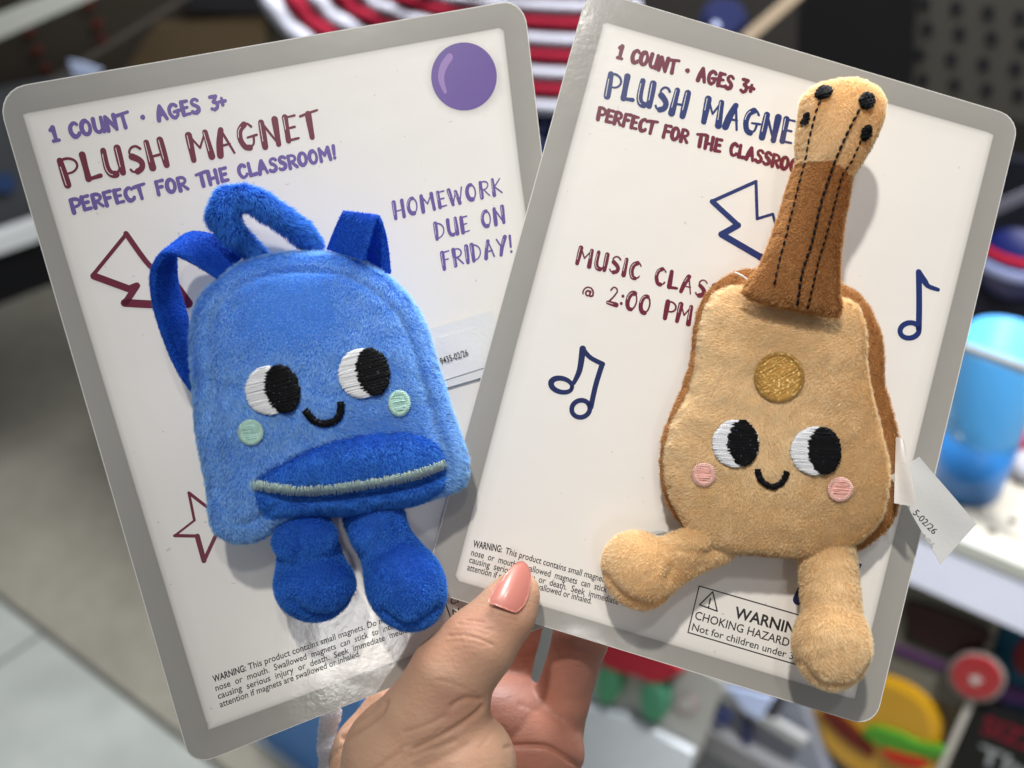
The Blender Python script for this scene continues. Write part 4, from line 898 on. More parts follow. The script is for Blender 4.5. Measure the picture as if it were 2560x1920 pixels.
# ================================================================ hand
def hand():
    root_m = Matrix.Translation(Vector(c2w(cpt(1100, 1850, .31)))) @ M.to_3x3().to_4x4(); o0 = cpt(1100, 1850, .31)
    root = empty('person', root_m, 'left hand holding both cards with the thumb in front, peach pointed nail', 'person')
    A = lambda px, py, d, r: (cpt(px, py, d) - o0, r / 1000)
    front = [(A(1292, 1484, .2990, 6.3), A(1262, 1535, .2980, 7.5)), (A(1262, 1535, .2980, 7.5), A(1195, 1612, .2965, 9.4)), (A(1195, 1612, .2965, 9.4), A(1128, 1690, .2970, 10.6)),
             (A(1128, 1690, .2970, 10.6), A(1095, 1780, .299, 12.8)), (A(1095, 1780, .299, 12.8), A(1020, 1900, .304, 17.0)), (A(1020, 1900, .304, 17.0), A(985, 2120, .312, 18.0))]
    fold = [(A(1050, 1800, .299, 11), A(1178, 1762, .2945, 4.4)), (A(1060, 1930, .300, 13), A(1150, 1915, .2985, 14.2)), (A(1150, 1915, .2985, 14.2), A(1130, 2100, .305, 17))]
    back = [(A(1010, 1800, .334, 12), A(950, 1900, .330, 14)), (A(950, 1900, .330, 14), A(960, 2120, .322, 17)), (A(1010, 1800, .334, 12), A(1180, 1800, .334, 12))]
    palm = [(A(1130, 1850, .338, 18), A(1265, 1835, .3345, 16.5)), (A(1265, 1835, .3345, 16.5), A(1372, 1882, .3300, 10.6)), (A(1230, 1800, .328, 11), A(1340, 1852, .3275, 10.8))]
    palm2 = [(A(1230, 2000, .326, 14.5), A(1345, 1985, .330, 12.2)), (A(1100, 2030, .320, 18), A(1240, 2080, .326, 18))]
    f1 = [(A(1340, 1430, .346, 7.4), A(1285, 1590, .345, 7.6)), (A(1285, 1590, .345, 7.6), A(1248, 1740, .343, 8.6)), (A(1340, 1430, .346, 7.4), A(1350, 1330, .345, 6.8))]
    f2 = [(A(1500, 1430, .326, 7.4), A(1452, 1595, .325, 7.9)), (A(1452, 1595, .325, 7.9), A(1404, 1750, .331, 8.0)), (A(1404, 1750, .331, 8.0), A(1375, 1860, .336, 9.6)), (A(1500, 1430, .326, 7.4), A(1520, 1310, .328, 6.7))]
    f3 = [(A(1380, 1850, .345, 8.5), A(1455, 1610, .346, 6.8)), (A(1455, 1610, .346, 6.8), A(1530, 1440, .341, 6.6)), (A(1530, 1440, .341, 6.6), A(1570, 1340, .338, 6.2))]
    f4 = [(A(1370, 1900, .352, 8), A(1430, 1680, .360, 5.8)), (A(1430, 1680, .360, 5.8), A(1500, 1520, .352, 5.4)), (A(1500, 1520, .352, 5.4), A(1560, 1470, .345, 5.0))]
    def grp(P, g, k):
        d = None
        for (a, ra), (b, rb) in g:
            x = rcone(P, a, b, ra, rb); d = x if d is None else smin(d, x, k)
        return d
    def f(P):
        th = grp(P, front, .004); fo = grp(P, fold, .004); d = smin(th, fo, .0022)
        pm = smin(grp(P, palm, .005), grp(P, palm2, .004), .003)
        bk = grp(P, back, .004); fg = np.minimum(np.minimum(grp(P, f1, .002), grp(P, f2, .002)), np.minimum(grp(P, f3, .002), grp(P, f4, .002)))
        pm = smin(pm, fg, .0012); return smin(smin(d, bk, .003), pm, .0012)
    V, Q = surfnet(f, cpt(1280, 1250, .36) * 0 + np.array([-.048, -.038, -.058]), np.array([.062, .078, .030]), .00078)
    T = q2t(Q); V = relax(V, T, 3, .5)
    V, T = subdiv(V, T); V = relax(V, T, 3, .5); N, _ = vnormals(V, T)
    # creases, cut along the normal where they show
    C = V + o0; dep = -C[:, 2]; px = np.stack([1280 + FPX * C[:, 0] / dep, 960 - FPX * C[:, 1] / dep], 1); face = np.clip(N[:, 2] * 1.6, 0, 1)
    cr = np.zeros(len(V))
    lines = [([(1206, 1766), (1195, 1780), (1151, 1812), (1090, 1846), (1035, 1872)], .6, 7, .312), ([(1130, 1764), (1163, 1746), (1200, 1748)], .5, 7, .312),
             ([(1146, 1560), (1187, 1563), (1228, 1576)], .14, 4, .31), ([(1122, 1590), (1162, 1588), (1205, 1600), (1230, 1612)], .20, 4, .31), ([(1136, 1575), (1180, 1576), (1220, 1587)], .10, 3, .31), ([(1115, 1606), (1160, 1603), (1215, 1617)], .09, 4, .31), ([(1165, 1550), (1210, 1556)], .2, 3, .31), ([(1090, 1700), (1140, 1712), (1190, 1735)], .15, 4, .31), ([(1250, 1540), (1290, 1551)], .2, 3, .31), ([(1100, 1825), (1060, 1850), (1000, 1870)], .18, 4, .312), ([(1080, 1890), (1030, 1912)], .15, 4, .312), ([(1230, 1830), (1200, 1870)], .12, 5, .312),
             ([(1138, 1851), (1095, 1868), (1029, 1890)], .28, 8, .312), ([(1168, 1862), (1110, 1893), (1041, 1920)], .35, 10, .312),
             ([(1110, 1790), (1060, 1815), (1010, 1830)], .25, 6, .312), ([(963, 1757), (950, 1785), (906, 1817), (858, 1846)], .9, 7, .34), ([(967, 1751), (906, 1790), (840, 1828)], .5, 7, .34),
             ([(1000, 1880), (930, 1930)], .3, 7, .33), ([(1268, 1867), (1343, 1864), (1381, 1872), (1419, 1895), (1460, 1925)], 1.0, 7, .36), ([(1395, 1625), (1430, 1636), (1480, 1650)], .35, 6, .36), ([(1400, 1636), (1440, 1648)], .25, 5, .36), ([(1300, 1760), (1340, 1775), (1400, 1800)], .2, 8, .36)]
    for P, dmm, w_, dl in lines:
        D = dist_poly(px, smooth_open(P, 5), False); end = 1.0
        a_ = np.exp(-(D / w_) ** 2) * face * (dep < dl); cr = np.maximum(cr, a_ * min(1, dmm)); V = V - N * (a_ * dmm / 1000 )[:, None]
    V = relax(V, T, 1, .3)
    dF = np.minimum(grp(V, front, .004), grp(V, fold, .004)); dP = np.minimum.reduce([grp(V, g, .003) for g in (palm, palm2, f1, f2, f3, f4)])
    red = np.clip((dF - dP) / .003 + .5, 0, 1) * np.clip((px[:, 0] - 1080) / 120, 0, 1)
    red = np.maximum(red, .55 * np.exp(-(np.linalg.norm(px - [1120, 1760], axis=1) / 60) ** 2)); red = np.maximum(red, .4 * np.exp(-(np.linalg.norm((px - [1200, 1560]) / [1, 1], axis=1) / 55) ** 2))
    mesh('hand', V, T, MT['skin'], root, True, {'red': red, 'crease': cr})
    # nail
    out = [(1301, 1403), (1289, 1408), (1276, 1420), (1262, 1436), (1248, 1452), (1237, 1466), (1228, 1483), (1220, 1505), (1238, 1513), (1263, 1523), (1282, 1530), (1294, 1530), (1311, 1513), (1321, 1490), (1326, 1464), (1328, 1439), (1322, 1418), (1311, 1405)]
    a0, a1 = np.array([1258, 1520.]), np.array([1304, 1404.]); ax = (a1 - a0) / np.linalg.norm(a1 - a0); LN = np.linalg.norm(a1 - a0)
    B = resample(smooth_closed(out, 4), 4.0); v, T, n = fill(B / 1e4, .0006); v = v * 1e4
    def nd(v, off):
        s_ = (v - a0) @ ax / LN; c = ((v - a0) @ np.array([-ax[1], ax[0]])) / 9.3; return .2884 + .0042 * s_ + .0010 * s_ * s_ + (c / 1000) ** 2 / (2 * .0088) + off
    fr_ = np.array([cpt(p[0], p[1], d) - o0 for p, d in zip(v, nd(v, 0))]); bk_ = np.array([cpt(p[0], p[1], d) - o0 for p, d in zip(v, nd(v, .0006))])
    nv = len(v); side = []
    for i in range(n): j = (i + 1) % n; side += [(i, i + nv, j + nv), (i, j + nv, j)]
    D = dist_poly(v, B); fr_[:, 2] += .0003 * (1 - np.exp(-D / 16)) - .0003
    cb_ = bk_.mean(0); bk_ = cb_ + (bk_ - cb_) * .93; F = np.vstack([T[:, ::-1], T + nv, np.array(side)[:, ::-1]])
    o = mesh('thumbnail', np.vstack([fr_, bk_]), F, MT['nail'], root); o['label'] = 'pointed glossy peach thumbnail'
    # white sleeve edge
    pts = [A(838, 1730, .330, 2.2), A(826, 1790, .330, 2.4), A(818, 1830, .330, 2.0), A(822, 1870, .329, 2.5), A(828, 1930, .329, 3.0), A(850, 2020, .329, 4.2)]
    def g_(P):
        d = None
        for (a, ra), (b, rb) in zip(pts[:-1], pts[1:]):
            x = rcone(P, a, b, ra, rb); d = x if d is None else smin(d, x, .003)
        return d + .00015 * np.sin(P[:, 1] * 2600) + .0002 * np.sin(P[:, 2] * 1500)
    c_ = np.array([p[0] for p in pts]); V, Q = surfnet(g_, c_.min(0) - .008, c_.max(0) + .008, .0007); T = q2t(Q)
    o = plush('sleeve_cuff', V, T, MT['cuff'], root, 9, .0006, .00012, (0, -1, 0), seed=91); o['label'] = 'white knitted sleeve edge'
MT['cuff'] = fur_mat('white_knit', (214, 214, 220), (240, 240, 244), .2, .2)
hand()
# ================================================================ the shop behind
def flatmat(name, rgb, rough=.5, **kw): return plain(name, rgb, min(.9, rough + .15), var=.12, varsc=14, Specular__IOR__Level=.2, **kw)
U_ = (.793, -.609, 0); P_ = (.609, .793, 0)
O_ = c2w(cpt(2330, 1310, 1.12))
GFR = WFrame(U_, (0, 0, 1), O_)            # vertical front plane of the shelf unit, h towards the aisle
DECK = WFrame(U_, P_, O_)                  # its shelf top, h upwards
H2 = WFrame((.97, -.24, 0), (0, 0, 1), c2w(cpt(150, 120, 1.75)))
H3 = WFrame((.9, .43, 0), (0, 0, 1), c2w(cpt(0, 640, 1.9)))
FLO = WFrame(U_, P_, c2w(cpt(0, 1481, 1.35 / .7098)))
fo_ = CAMLOC + RCAM @ ray(0, 1481) * (1.35 / -(RCAM @ ray(0, 1481))[2]); FLO = WFrame(U_, P_, fo_)
def prism(name, fr, poly, h, depth, mat, parent=None, sm=False, label=None, round_=0.0):
    px = smooth_closed(poly, 5) if sm else np.array(poly, float)
    B = fr.pts(px, h)[:, :2]; n = len(B); a = sum(B[i, 0] * B[(i + 1) % n, 1] - B[(i + 1) % n, 0] * B[i, 1] for i in range(n))
    if a < 0: B = B[::-1]
    c = B.mean(0); In = c + (B - c) * (1 - round_)
    V = np.vstack([np.c_[In, np.full(n, h)], np.c_[B, np.full(n, h - max(depth * .25, 0) if round_ else h - .0001)], np.c_[B, np.full(n, h - depth)]])
    F = [tuple(range(n)), tuple(range(3 * n - 1, 2 * n - 1, -1))]
    for i in range(n):
        j = (i + 1) % n; F += [(i, i + n, j + n, j), (i + n, i + 2 * n, j + 2 * n, j + n)]
    o = mesh(name, V, F, mat, parent, False, matrix=None if parent else fr.mat())
    if parent is not None and label: o['label'] = label
    return o
def boxl(name, fr, lo, hi, mat, parent=None):
    V = [(x, y, z) for x in (lo[0], hi[0]) for y in (lo[1], hi[1]) for z in (lo[2], hi[2])]
    F = [(0, 1, 3, 2), (4, 6, 7, 5), (0, 4, 5, 1), (2, 3, 7, 6), (0, 2, 6, 4), (1, 5, 7, 3)]
    return mesh(name, V, F, mat, parent, False, matrix=None if parent else fr.mat())
def thing(name, fr, label, cat, group=None): return empty(name, fr.mat(), label, cat, group)
def lathe(name, prof, mat, parent, base, m=36, flat=1.0):
    V, F = [], []
    for r, z in prof:
        for k in range(m): a = 2 * math.pi * k / m; V.append((base[0] + r * math.cos(a), base[1] + r * math.sin(a) * flat, base[2] + z))
    for i in range(len(prof) - 1):
        for k in range(m): F.append((i * m + k, i * m + (k + 1) % m, (i + 1) * m + (k + 1) % m, (i + 1) * m + k))
    if prof[0][0] > 1e-5: F.append(tuple(range(m))[::-1])
    if prof[-1][0] > 1e-5 and prof[-1][1] > prof[0][1]: F.append(tuple((len(prof) - 1) * m + k for k in range(m)))
    return mesh(name, V, F, mat, parent, True)
def bar(fr, p, wpx):
    """four-sided pixel outline of a straight bar"""
    a, b = np.array(p[0], float), np.array(p[1], float); t = (b - a) / np.linalg.norm(b - a); n = np.array([-t[1], t[0]]) * wpx / 2
    return [a + n, b + n, b - n, a - n]
def ellp(c, r, tilt=0, n=28):
    t = math.radians(tilt); return [(c[0] + r[0] * math.cos(a) * math.cos(t) - r[1] * math.sin(a) * math.sin(t), c[1] + r[0] * math.cos(a) * math.sin(t) + r[1] * math.sin(a) * math.cos(t)) for a in np.linspace(0, 2 * math.pi, n + 1)[:-1]]
# floor
def floor_mat(name, a, b, sc, rough):
    t = NT(name); c = t.mixc(t.noise(sc, 6), s2l(a), s2l(b)); c = t.mixc(t.math('MULTIPLY', t.noise(6, 5), .8), c, s2l([x * .75 for x in a])); t.set(Base__Color=c, Roughness=rough); t.bump(t.noise(sc * 2, 4), .3, .002); return t.m
fl = boxl('floor', FLO, (-8, -.002, -.05), (4, 9, 0), floor_mat('grey_brown_floor', (140, 135, 120), (176, 171, 155), 30, .7)); tag(fl, kind='structure')
fl2 = boxl('white_floor', FLO, (-8, -4, -.05), (4, -.004, .0), floor_mat('white_floor_tile', (176, 180, 172), (204, 207, 198), 14, .35)); tag(fl2, kind='structure')
for k in range(4): boxl('floor_joint', FLO, (-1.1 + .62 * k, -3, .0005), (-1.094 + .62 * k, -.006, .002), flatmat('joint_grey', (120, 122, 116), .8), fl2)
boxl('floor_joint', FLO, (-4, -.012, .0005), (3, -.005, .002), flatmat('joint_dark', (90, 88, 82), .8), fl2)
# gondola: deck, lip, rail, back panel
DW = flatmat('shelf_white', (168, 162, 150), .5); dark = flatmat('dark_shade', (26, 26, 28), .8); steel = flatmat('lip_metal', (206, 206, 196), .3, Metallic=.6)
sh = thing('shelf_unit', DECK, 'white shop shelf with round holes and a pale front rail behind the cards', 'shelf')
boxl('shelf_deck', DECK, (-1.3, .004, -.02), (.8, .47, 0), DW, sh)
boxl('front_lip', DECK, (-1.3, -.012, -.012), (.8, .004, .004), steel, sh)
boxl('price_rail', DECK, (-.75, -.010, -.075), (.8, -.002, -.014), flatmat('rail_white', (222, 224, 238), .4), sh)
boxl('back_panel', DECK, (-3.2, .47, -1.2), (1.6, .49, 1.2), flatmat('back_panel_shade', (48, 45, 42), .8), sh)  # shade at the shelf back is put into this dark colour
for q in ((2393, 1271), (2531, 1303), (2462, 1248), (2478, 1330), (2590, 1350)):
    c = DECK.at(*q); lathe('hole', [(.0045, 0), (.0045, .0006)], dark, sh, (c[0], c[1], .0002), 16)  # flat dark discs paint the shade inside the deck holes
boxl('base_deck', DECK, (-.9, -.02, -.48), (.8, .47, -.44), flatmat('base_grey', (120, 120, 122), .5), sh)
# pegboard
pg = thing('pegboard', GFR, 'grey pegboard panel with round holes above the shelf', 'pegboard')
prism('panel', GFR, [(2275, -60), (2700, -60), (2700, 330), (2250, 250)], -.38, .02, flatmat('peg_grey', (64, 62, 56), .7), pg)  # dim light on the board is put into its grey
for i in range(5):
    for j in range(4):
        c = GFR.at(2310 + i * 80 + (j % 2) * 14 - j * 6, 8 + j * 64 + i * 12, -.379); mesh('hole', [(c[0] + .0075 * math.cos(a), c[1] + .0075 * math.sin(a), c[2] + .0006) for a in np.linspace(0, 2 * math.pi, 13)[:-1]], [tuple(range(12))], dark, pg, False)  # peg holes as flat discs, their inner shade painted dark
dp = prism('shaded_board', GFR, [(2000, -80), (2280, -80), (2262, 240), (1990, 160)], -.36, .02, flatmat('board_shade_black', (14, 14, 15), .8)); tag(dp, 'black board with shade put into its colour beside the grey pegboard', 'board')  # darkness beside the pegboard is painted as this black board
# blue cups
cupb = flatmat('cup_blue', (76, 148, 204), .3); cupd = flatmat('cup_deep_blue', (38, 98, 156), .2, Coat__Weight=.5)
t = thing('tumbler', DECK, 'sky blue plastic tumbler with darker blue base on the shelf', 'cup')
b = DECK.at(2412, 1218)
lathe('cup_base', [(.001, 0), (.033, .0), (.036, .006), (.0385, .075)], cupd, t, (b[0], b[1], 0)); lathe('cup_wall', [(.0385, .075), (.039, .078), (.040, .17), (.037, .185), (.034, .185), (.034, .08)], cupb, t, (b[0], b[1], 0))
BK = WFrame(U_, P_, c2w(cpt(2535, 300, 1.5)))
t = thing('bucket', BK, 'dim blue plastic bucket near the upper right corner of the photo', 'bucket')
lathe('bucket_wall', [(.001, 0), (.035, 0), (.052, .085)], flatmat('bucket_blue', (24, 100, 140), .4), t, (0, 0, 0)); lathe('bucket_rim', [(.052, .085), (.060, .088), (.060, .098), (.050, .098)], flatmat('rim_blue', (30, 112, 150), .4), t, (0, 0, 0))  # light blue plastic, darkened in colour for the dim corner
NB = WFrame(U_, P_, c2w(cpt(2530, 740, 1.35)))
t = thing('navy_ball', NB, 'dark navy ball with a red swirl and pale mark at the right edge', 'ball')
lathe('ball_skin', [(.055 * math.sin(a) + 1e-4, .055 - .055 * math.cos(a)) for a in np.linspace(0, math.pi, 18)], flatmat('ball_navy', (10, 18, 66), .3), t, (0, 0, 0), 30)
lathe('red_swirl', [(.0485, .078), (.050, .0765), (.0535, .070), (.0545, .0655), (.053, .064)], flatmat('swirl_red', (150, 18, 30), .4), t, (0, 0, 0), 30); lathe('pale_mark', [(.0555, .045), (.0562, .048), (.0562, .056), (.0555, .058)], flatmat('mark_pale', (120, 128, 160), .5), t, (0, 0, 0), 30)
t = thing('striped_cup', DECK, 'red cup with a white band at the right edge of the shelf', 'cup'); b = DECK.at(2568, 1120)
lathe('cup_wall', [(.001, 0), (.036, 0), (.043, .052)], flatmat('cup_red', (196, 52, 56), .35), t, (b[0], b[1], 0)); lathe('white_band', [(.0432, .052), (.045, .078)], flatmat('band_white', (222, 210, 212), .4), t, (b[0], b[1], 0)); lathe('cup_top', [(.0452, .078), (.049, .115), (.046, .115)], flatmat('cup_red2', (180, 50, 60), .35), t, (b[0], b[1], 0))
t = thing('glass_ball', DECK, 'small pale grey ball beside the red cup', 'ball'); b = DECK.at(2560, 1200); lathe('ball_shell', [(.018 * math.sin(a) + 1e-4, .018 - .018 * math.cos(a)) for a in np.linspace(0, math.pi, 14)], flatmat('pale_grey', (168, 166, 172), .2), t, (b[0], b[1], 0)); lathe('ball_foot', [(.008, 0), (.010, .003)], dark, t, (b[0], b[1], 0))
t = thing('acrylic_divider', GFR, 'clear acrylic divider sheet with a grey top edge above the tumbler', 'divider')
prism('sheet', GFR, [(2330, 845), (2700, 975), (2700, 1200), (2400, 1100)], .012, .003, plain('acrylic', (235, 240, 240), .02, Transmission__Weight=1.0, IOR=1.1, var=0), t); prism('top_edge', GFR, [(2330, 838), (2700, 968), (2700, 986), (2330, 852)], .015, .008, flatmat('edge_grey', (112, 116, 116), .3), t)
nv = flatmat('navy_plastic', (8, 14, 48), .25); rd = flatmat('deep_red', (120, 12, 22), .4)
for k, (q, r, z, lab) in enumerate((((2580, 860), .045, .0, 'dark navy cup with a red rim behind the tumbler'), ((2470, 800), .035, .02, 'small black navy bowl left of the red rimmed cup'))):
    t = thing('cup', DECK, lab, 'cup'); b = DECK.at(*q)
    lathe('cup_wall', [(.001, 0), (r, 0), (r * 1.15, .10)], nv, t, (b[0], b[1], z)); lathe('cup_rim', [(r * 1.15, .101), (r * 1.19, .104), (r * 1.19, .116), (r * 1.1, .116)], rd if k == 0 else nv, t, (b[0], b[1], z))
t = prism('wire_hook', GFR, bar(GFR, [(2440, 545), (2640, 455)], 26), -.18, .01, flatmat('dim_grey', (84, 82, 90), .4)); tag(t, 'dim grey metal bar crossing behind the right card edge', 'bar')
t = prism('shade_backdrop', GFR, [(2330, 380), (2720, 420), (2720, 960), (2380, 850)], -.34, .02, flatmat('shade_navy', (7, 8, 20), .8)); tag(t, 'very dark navy sheet put in for the shade behind the cups', 'backdrop')  # dark sheet added where there is shade behind the cups
# products on the lower shelf
t = thing('window_carton', GFR, 'grey carton with a dark window showing a melon slice', 'box')
prism('carton', GFR, [(2225, 1440), (2500, 1530), (2440, 1775), (2180, 1712)], -.020, .12, flatmat('carton_grey', (104, 99, 88), .7), t)
prism('window', GFR, [(2272, 1500), (2484, 1578), (2450, 1655), (2388, 1653), (2258, 1600)], -.018, .002, flatmat('dark_window', (18, 14, 6), .4), t)
prism('melon_slice', GFR, [(2275, 1505), (2476, 1580), (2440, 1622), (2380, 1630), (2310, 1608), (2270, 1570)], -.016, .002, flatmat('dark_maroon', (40, 4, 6), .4), t, True)
prism('purple_strip', GFR, [(2236, 1611), (2366, 1660), (2362, 1682), (2234, 1632)], -.0165, .002, flatmat('strip_purple', (70, 38, 76), .5), t)
prism('corner_edge', GFR, bar(GFR, [(2492, 1545), (2462, 1648)], 20), -.016, .004, flatmat('edge_beige', (118, 112, 100), .6), t)
t = thing('teal_carton', GFR, 'teal carton with a red disc at the right edge of the lower shelf', 'box')
prism('carton', GFR, [(2508, 1535), (2700, 1600), (2690, 1850), (2520, 1790), (2475, 1660)], -.03, .12, flatmat('teal', (18, 72, 96), .5), t); prism('red_disc', GFR, ellp((2566, 1645), (32, 44)), -.027, .004, flatmat('disc_red', (110, 8, 22), .4), t); prism('purple_strip', GFR, [(2490, 1705), (2700, 1770), (2700, 1800), (2480, 1745)], -.027, .003, flatmat('strip_violet', (64, 34, 78), .5), t)
t = thing('round_badge', GFR, 'round red badge with a small white star on the lower shelf cartons', 'badge')
prism('rim', GFR, ellp((2439, 1697), (74, 60), 20), -.006, .006, flatmat('rim_grey', (128, 118, 112), .3), t, round_=.04); prism('disc', GFR, ellp((2439, 1696), (64, 52), 20), -.003, .004, flatmat('badge_red', (148, 10, 22), .3, Coat__Weight=.6), t, round_=.08)
st = [(2438 + (19 if k % 2 == 0 else 8) * math.cos(k * math.pi / 5 - 1.2), 1701 + (15 if k % 2 == 0 else 7) * math.sin(k * math.pi / 5 - 1.2)) for k in range(10)]
prism('star', GFR, st, -.0015, .001, flatmat('star_white', (190, 180, 172), .5), t)
t = thing('burger_toy', GFR, 'yellow burger toy with green lettuce and red filling in a carton', 'toy')
prism('carton', GFR, [(1960, 1700), (2200, 1690), (2430, 1760), (2360, 1990), (1960, 1990)], -.03, .10, flatmat('carton_beige', (112, 104, 88), .7), t)
prism('bun', GFR, [(2030, 1760), (2110, 1700), (2220, 1700), (2305, 1745), (2342, 1808), (2342, 1880), (2320, 1960), (2160, 1950), (2060, 1880), (2035, 1820)], -.012, .018, flatmat('bun_yellow', (176, 130, 12), .35, Coat__Weight=.5), t, True, round_=.12)
prism('filling', GFR, [(2050, 1784), (2100, 1790), (2168, 1860), (2180, 1895), (2110, 1850)], -.008, .006, flatmat('filling_dark_red', (86, 22, 8), .4), t, True)
prism('lettuce', GFR, [(2158, 1838), (2180, 1820), (2245, 1838), (2300, 1862), (2352, 1872), (2350, 1896), (2280, 1888), (2210, 1868)], -.006, .007, flatmat('lettuce_green', (66, 128, 34), .4), t, True)
prism('tomato', GFR, [(2205, 1876), (2250, 1884), (2310, 1905), (2300, 1922), (2230, 1905)], -.004, .007, flatmat('tomato_red', (164, 34, 16), .4), t, True)
t = thing('black_pouch', GFR, 'black pouch with red and white lettering in the lower right corner', 'pouch')
prism('pouch_front', GFR, [(2432, 1764), (2700, 1840), (2700, 2010), (2370, 2010), (2386, 1870)], -.016, .05, flatmat('pouch_black', (10, 10, 12), .4), t, round_=.02)
prism('white_edge', GFR, bar(GFR, [(2430, 1748), (2336, 1960)], 19), -.012, .006, flatmat('edge_white', (186, 180, 170), .5), t)
def gtext(txt, p0, p1, cap, h, mat, par, lab):
    V, F = type_text(None, txt, None, None, None, True, flatput=True); x0, x1 = V[:, 0].min(), V[:, 0].max(); a, b_ = np.array(p0, float), np.array(p1, float); X = b_ - a; L_ = np.linalg.norm(X); X /= L_; Y = np.array([.28, -.96])
    o = mesh('lettering', [GFR.at(*(a + X * (x - x0) / (x1 - x0) * L_ + Y * y * cap / .7), h) for x, y in V[:, :2]], F, mat, par, False); o['label'] = lab
gtext('SIZZ', (2452, 1830), (2600, 1888), 44, -.0155, flatmat('letter_red', (112, 14, 34), .5), t, 'red capitals on the black pouch')
gtext('Thr', (2440, 1902), (2590, 1962), 44, -.0155, flatmat('letter_grey', (140, 142, 142), .5), t, 'pale script on the black pouch')
# card with the red and green plush seen below the right card
t = thing('hanging_plush_card', GFR, 'pale card with a red plush and two green feet behind the fingers', 'card')
prism('board', GFR, [(1180, 1480), (1700, 1640), (1812, 1705), (1740, 1905), (1460, 1780), (1120, 1760)], .06, .004, flatmat('card_grey', (176, 174, 168), .5), t)
prism('red_body', GFR, [(1490, 1600), (1600, 1610), (1700, 1665), (1692, 1692), (1640, 1712), (1590, 1694), (1500, 1664)], .085, .024, flatmat('plush_red', (178, 44, 58), .9), t, True, round_=.10)
prism('foot', GFR, ellp((1514, 1717), (29, 54), 4), .085, .022, flatmat('plush_green', (84, 150, 112), .9), t, round_=.18)
prism('foot', GFR, ellp((1627, 1757), (32, 58), -8), .085, .022, MT.get('pg') or flatmat('plush_green2', (78, 140, 108), .9), t, round_=.18)
o = prism('round_mark', GFR, ellp((1716, 1762), (31, 27)), .062, .001, flatmat('mark_pink', (170, 150, 150), .5), t)
prism('mark_centre', GFR, ellp((1716, 1762), (22, 19)), .0635, .001, flatmat('mark_grey', (182, 176, 172), .5), t)
t = prism('white_rail', GFR, [(1100, 1740), (1463, 1772), (1555, 1792), (1730, 1885), (1705, 1990), (1100, 1990)], .075, .01, flatmat('bright_rail', (224, 230, 236), .35)); tag(t, 'bright white shelf rail below the green plush feet', 'rail')
t = thing('clear_bins', GFR, 'grey blue clear plastic bins with dark posts on the lower shelf', 'bin')
prism('bin_front', GFR, [(1700, 1690), (1990, 1720), (2080, 1990), (1690, 1990)], .0, .05, flatmat('bin_grey', (128, 132, 142), .3), t); prism('bin_post', GFR, bar(GFR, [(1862, 1800), (1864, 1990)], 15), .012, .01, flatmat('post_navy', (52, 56, 88), .4), t); prism('bin_lip', GFR, bar(GFR, [(1790, 1730), (2010, 1862)], 22), .016, .01, flatmat('lip_grey', (160, 160, 160), .3), t)
prism('bin_post', GFR, bar(GFR, [(1945, 1740), (1905, 1815)], 38), .014, .01, flatmat('post_dark', (52, 52, 56), .4), t); prism('bin_label', GFR, [(1815, 1715), (1935, 1745), (1900, 1800), (1862, 1778)], .02, .004, flatmat('label_blue', (190, 204, 238), .4), t); prism('bin_sticker', GFR, ellp((1806, 1795), (20, 22)), .02, .003, flatmat('sticker_navy', (58, 66, 108), .5), t)
t = thing('blue_bin', GFR, 'sky blue bin with a pale rim at the lower edge beside the sleeve', 'bin')
prism('bin_wall', GFR, [(640, 1800), (900, 1740), (960, 1990), (760, 1990)], .30, .10, flatmat('bin_blue', (96, 148, 214), .4), t); prism('bin_rim', GFR, bar(GFR, [(560, 1810), (790, 1990)], 34), .31, .02, flatmat('rim_pale', (176, 190, 200), .4), t)
# upper left: a second shelf with cardboard, wire and tag
t = thing('far_shelf', H2, 'far shelf with a pale front edge over a dim cardboard tray', 'shelf')
prism('shelf_edge', H2, [(-300, 228), (-300, 150), (128, -15), (420, -130), (420, -100), (216, 2)], .05, .03, flatmat('edge_cream', (214, 214, 202), .4), t); prism('tray_back', H2, [(-300, -200), (1500, -200), (1500, 420), (-300, 620)], -.06, .03, flatmat('tray_brown', (56, 50, 42), .8), t)
prism('tan_panel', H2, [(390, 60), (660, 40), (660, 160), (300, 190)], -.05, .01, flatmat('tray_tan', (84, 70, 50), .8), t); prism('dark_panel', H2, [(455, -60), (900, -60), (900, 42), (470, 26)], -.045, .01, flatmat('panel_dark', (32, 30, 33), .8), t)
for q in ((70, 82), (90, 128), (112, 173), (221, 12), (240, 60), (252, 98)): prism('red_dot', H2, ellp(q, (13, 12)), -.055, .004, flatmat('dot_red', (78, 34, 26), .7), t)
t = prism('price_wire', H2, bar(H2, [(130, 200), (520, -42)], 11), .08, .006, flatmat('wire_grey', (96, 88, 82), .4)); tag(t, 'thin grey wire crossing the dim cardboard tray', 'wire')
t = prism('price_tag', H2, [(171, 152), (206, 158), (255, 176), (240, 200), (185, 190)], .09, .003, flatmat('tag_blue', (186, 198, 228), .5)); tag(t, 'small pale blue tag above the left card', 'tag')
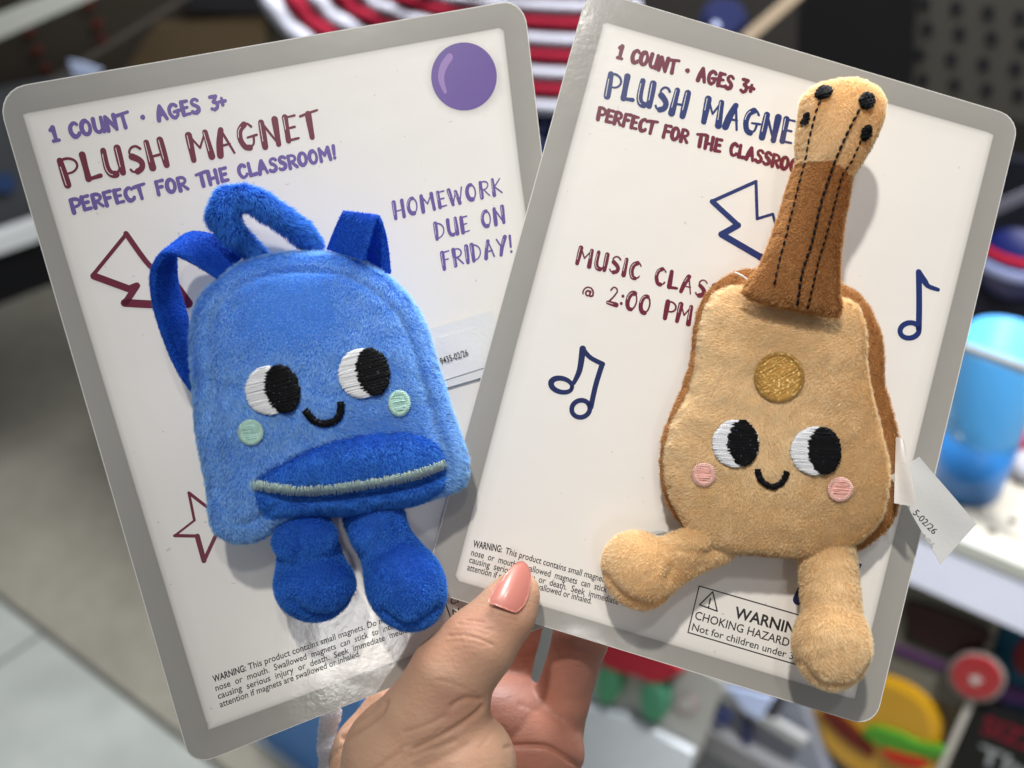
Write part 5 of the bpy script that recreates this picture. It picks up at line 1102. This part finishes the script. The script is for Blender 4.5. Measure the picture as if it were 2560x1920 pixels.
# left: base of a fixture across the aisle
t = thing('left_fixture', H3, 'fixture base at the left edge with a white strip over black shade', 'shelf')
prism('white_strip', H3, [(-300, 740), (-300, 690), (80, 562), (200, 520), (200, 552), (90, 604)], .06, .03, flatmat('strip_white', (196, 198, 196), .4), t); prism('goods', H3, [(-300, 300), (220, 200), (220, 545), (80, 575), (-300, 700)], .0, .05, flatmat('goods_grey', (62, 64, 66), .7), t)
prism('kick_shade', H3, [(-300, 735), (90, 600), (220, 545), (220, 690), (118, 716), (-300, 880)], .05, .06, flatmat('kick_shade_black', (8, 8, 10), .8), t)  # black sheet painted in for the shadow under the fixture
prism('blue_goods', H3, ellp((12, 460), (28, 22)), .01, .01, flatmat('goods_blue', (36, 56, 92), .6), t)
# patriotic bunting
t = thing('bunting_fan', H2, 'red and white striped fabric fan behind the tops of both cards', 'bunting')
rw = flatmat('bunting_red', (126, 16, 38), .8); ww = flatmat('bunting_white', (172, 172, 182), .8)
F2 = Frame((0, .2, 1), (1200, 100, 1.25))
t.matrix_world = F2.mat()
for k in range(8):
    s0, s1 = k, k + 1; a = np.linspace(math.radians(78), math.radians(200), 60)
    V = []; 
    for s_, dz in ((s0, 0), ((s0 + s1) / 2, .012), (s1, 0)):
        for q in a: c = F2.at(1500 + (865 - 56 * s_) * math.cos(q), -60 + (350 - 42 * s_) * math.sin(q), .004 * k + dz + .003 * math.sin(q * 22)); V.append(c)
    V = np.array(V); n = 60; V = np.vstack([V, V - [0, 0, .002]]); m3 = 3 * n; F = []
    for r_ in range(2):
        for i in range(n - 1): F += [(r_ * n + i, r_ * n + i + 1, (r_ + 1) * n + i + 1, (r_ + 1) * n + i), (m3 + r_ * n + i, m3 + (r_ + 1) * n + i, m3 + (r_ + 1) * n + i + 1, m3 + r_ * n + i + 1)]
    for i in range(n - 1): F += [(i, m3 + i, m3 + i + 1, i + 1), (2 * n + i, 2 * n + i + 1, m3 + 2 * n + i + 1, m3 + 2 * n + i)]
    mesh('stripe', V, F, ww if k % 2 == 0 else rw, t)
t = thing('star_cloth', F2, 'navy cloth with white stars in the gap between the two cards', 'cloth')
prism('cloth', F2, [(1180, 250), (1460, 270), (1480, 620), (1180, 620)], -.03, .01, flatmat('cloth_navy', (18, 30, 84), .8), t)
for q in ((1350, 330), (1362, 312), (1352, 355), (1385, 372), (1340, 395), (1372, 410), (1352, 440)): prism('star', F2, [(q[0] + (9 if j % 2 == 0 else 4) * math.cos(j * math.pi / 5), q[1] + (9 if j % 2 == 0 else 4) * math.sin(j * math.pi / 5)) for j in range(10)], -.027, .002, flatmat('star_white2', (150, 160, 200), .7), t)
t = thing('navy_hat', F2, 'navy cap with a white star behind the top of the right card', 'cap')
prism('cap_crown', F2, ellp((1815, 40), (62, 60)), .02, .05, flatmat('cap_navy', (14, 20, 54), .8), t, round_=.3); prism('star', F2, ellp((1790, 62), (10, 9)), .024, .002, flatmat('star_pale', (150, 156, 180), .7), t)
t = prism('tan_strap', F2, bar(F2, [(1860, 100), (2010, -30)], 30), .03, .01, flatmat('strap_tan', (112, 98, 80), .7)); tag(t, 'dim tan strap slanting above the right card', 'strap')
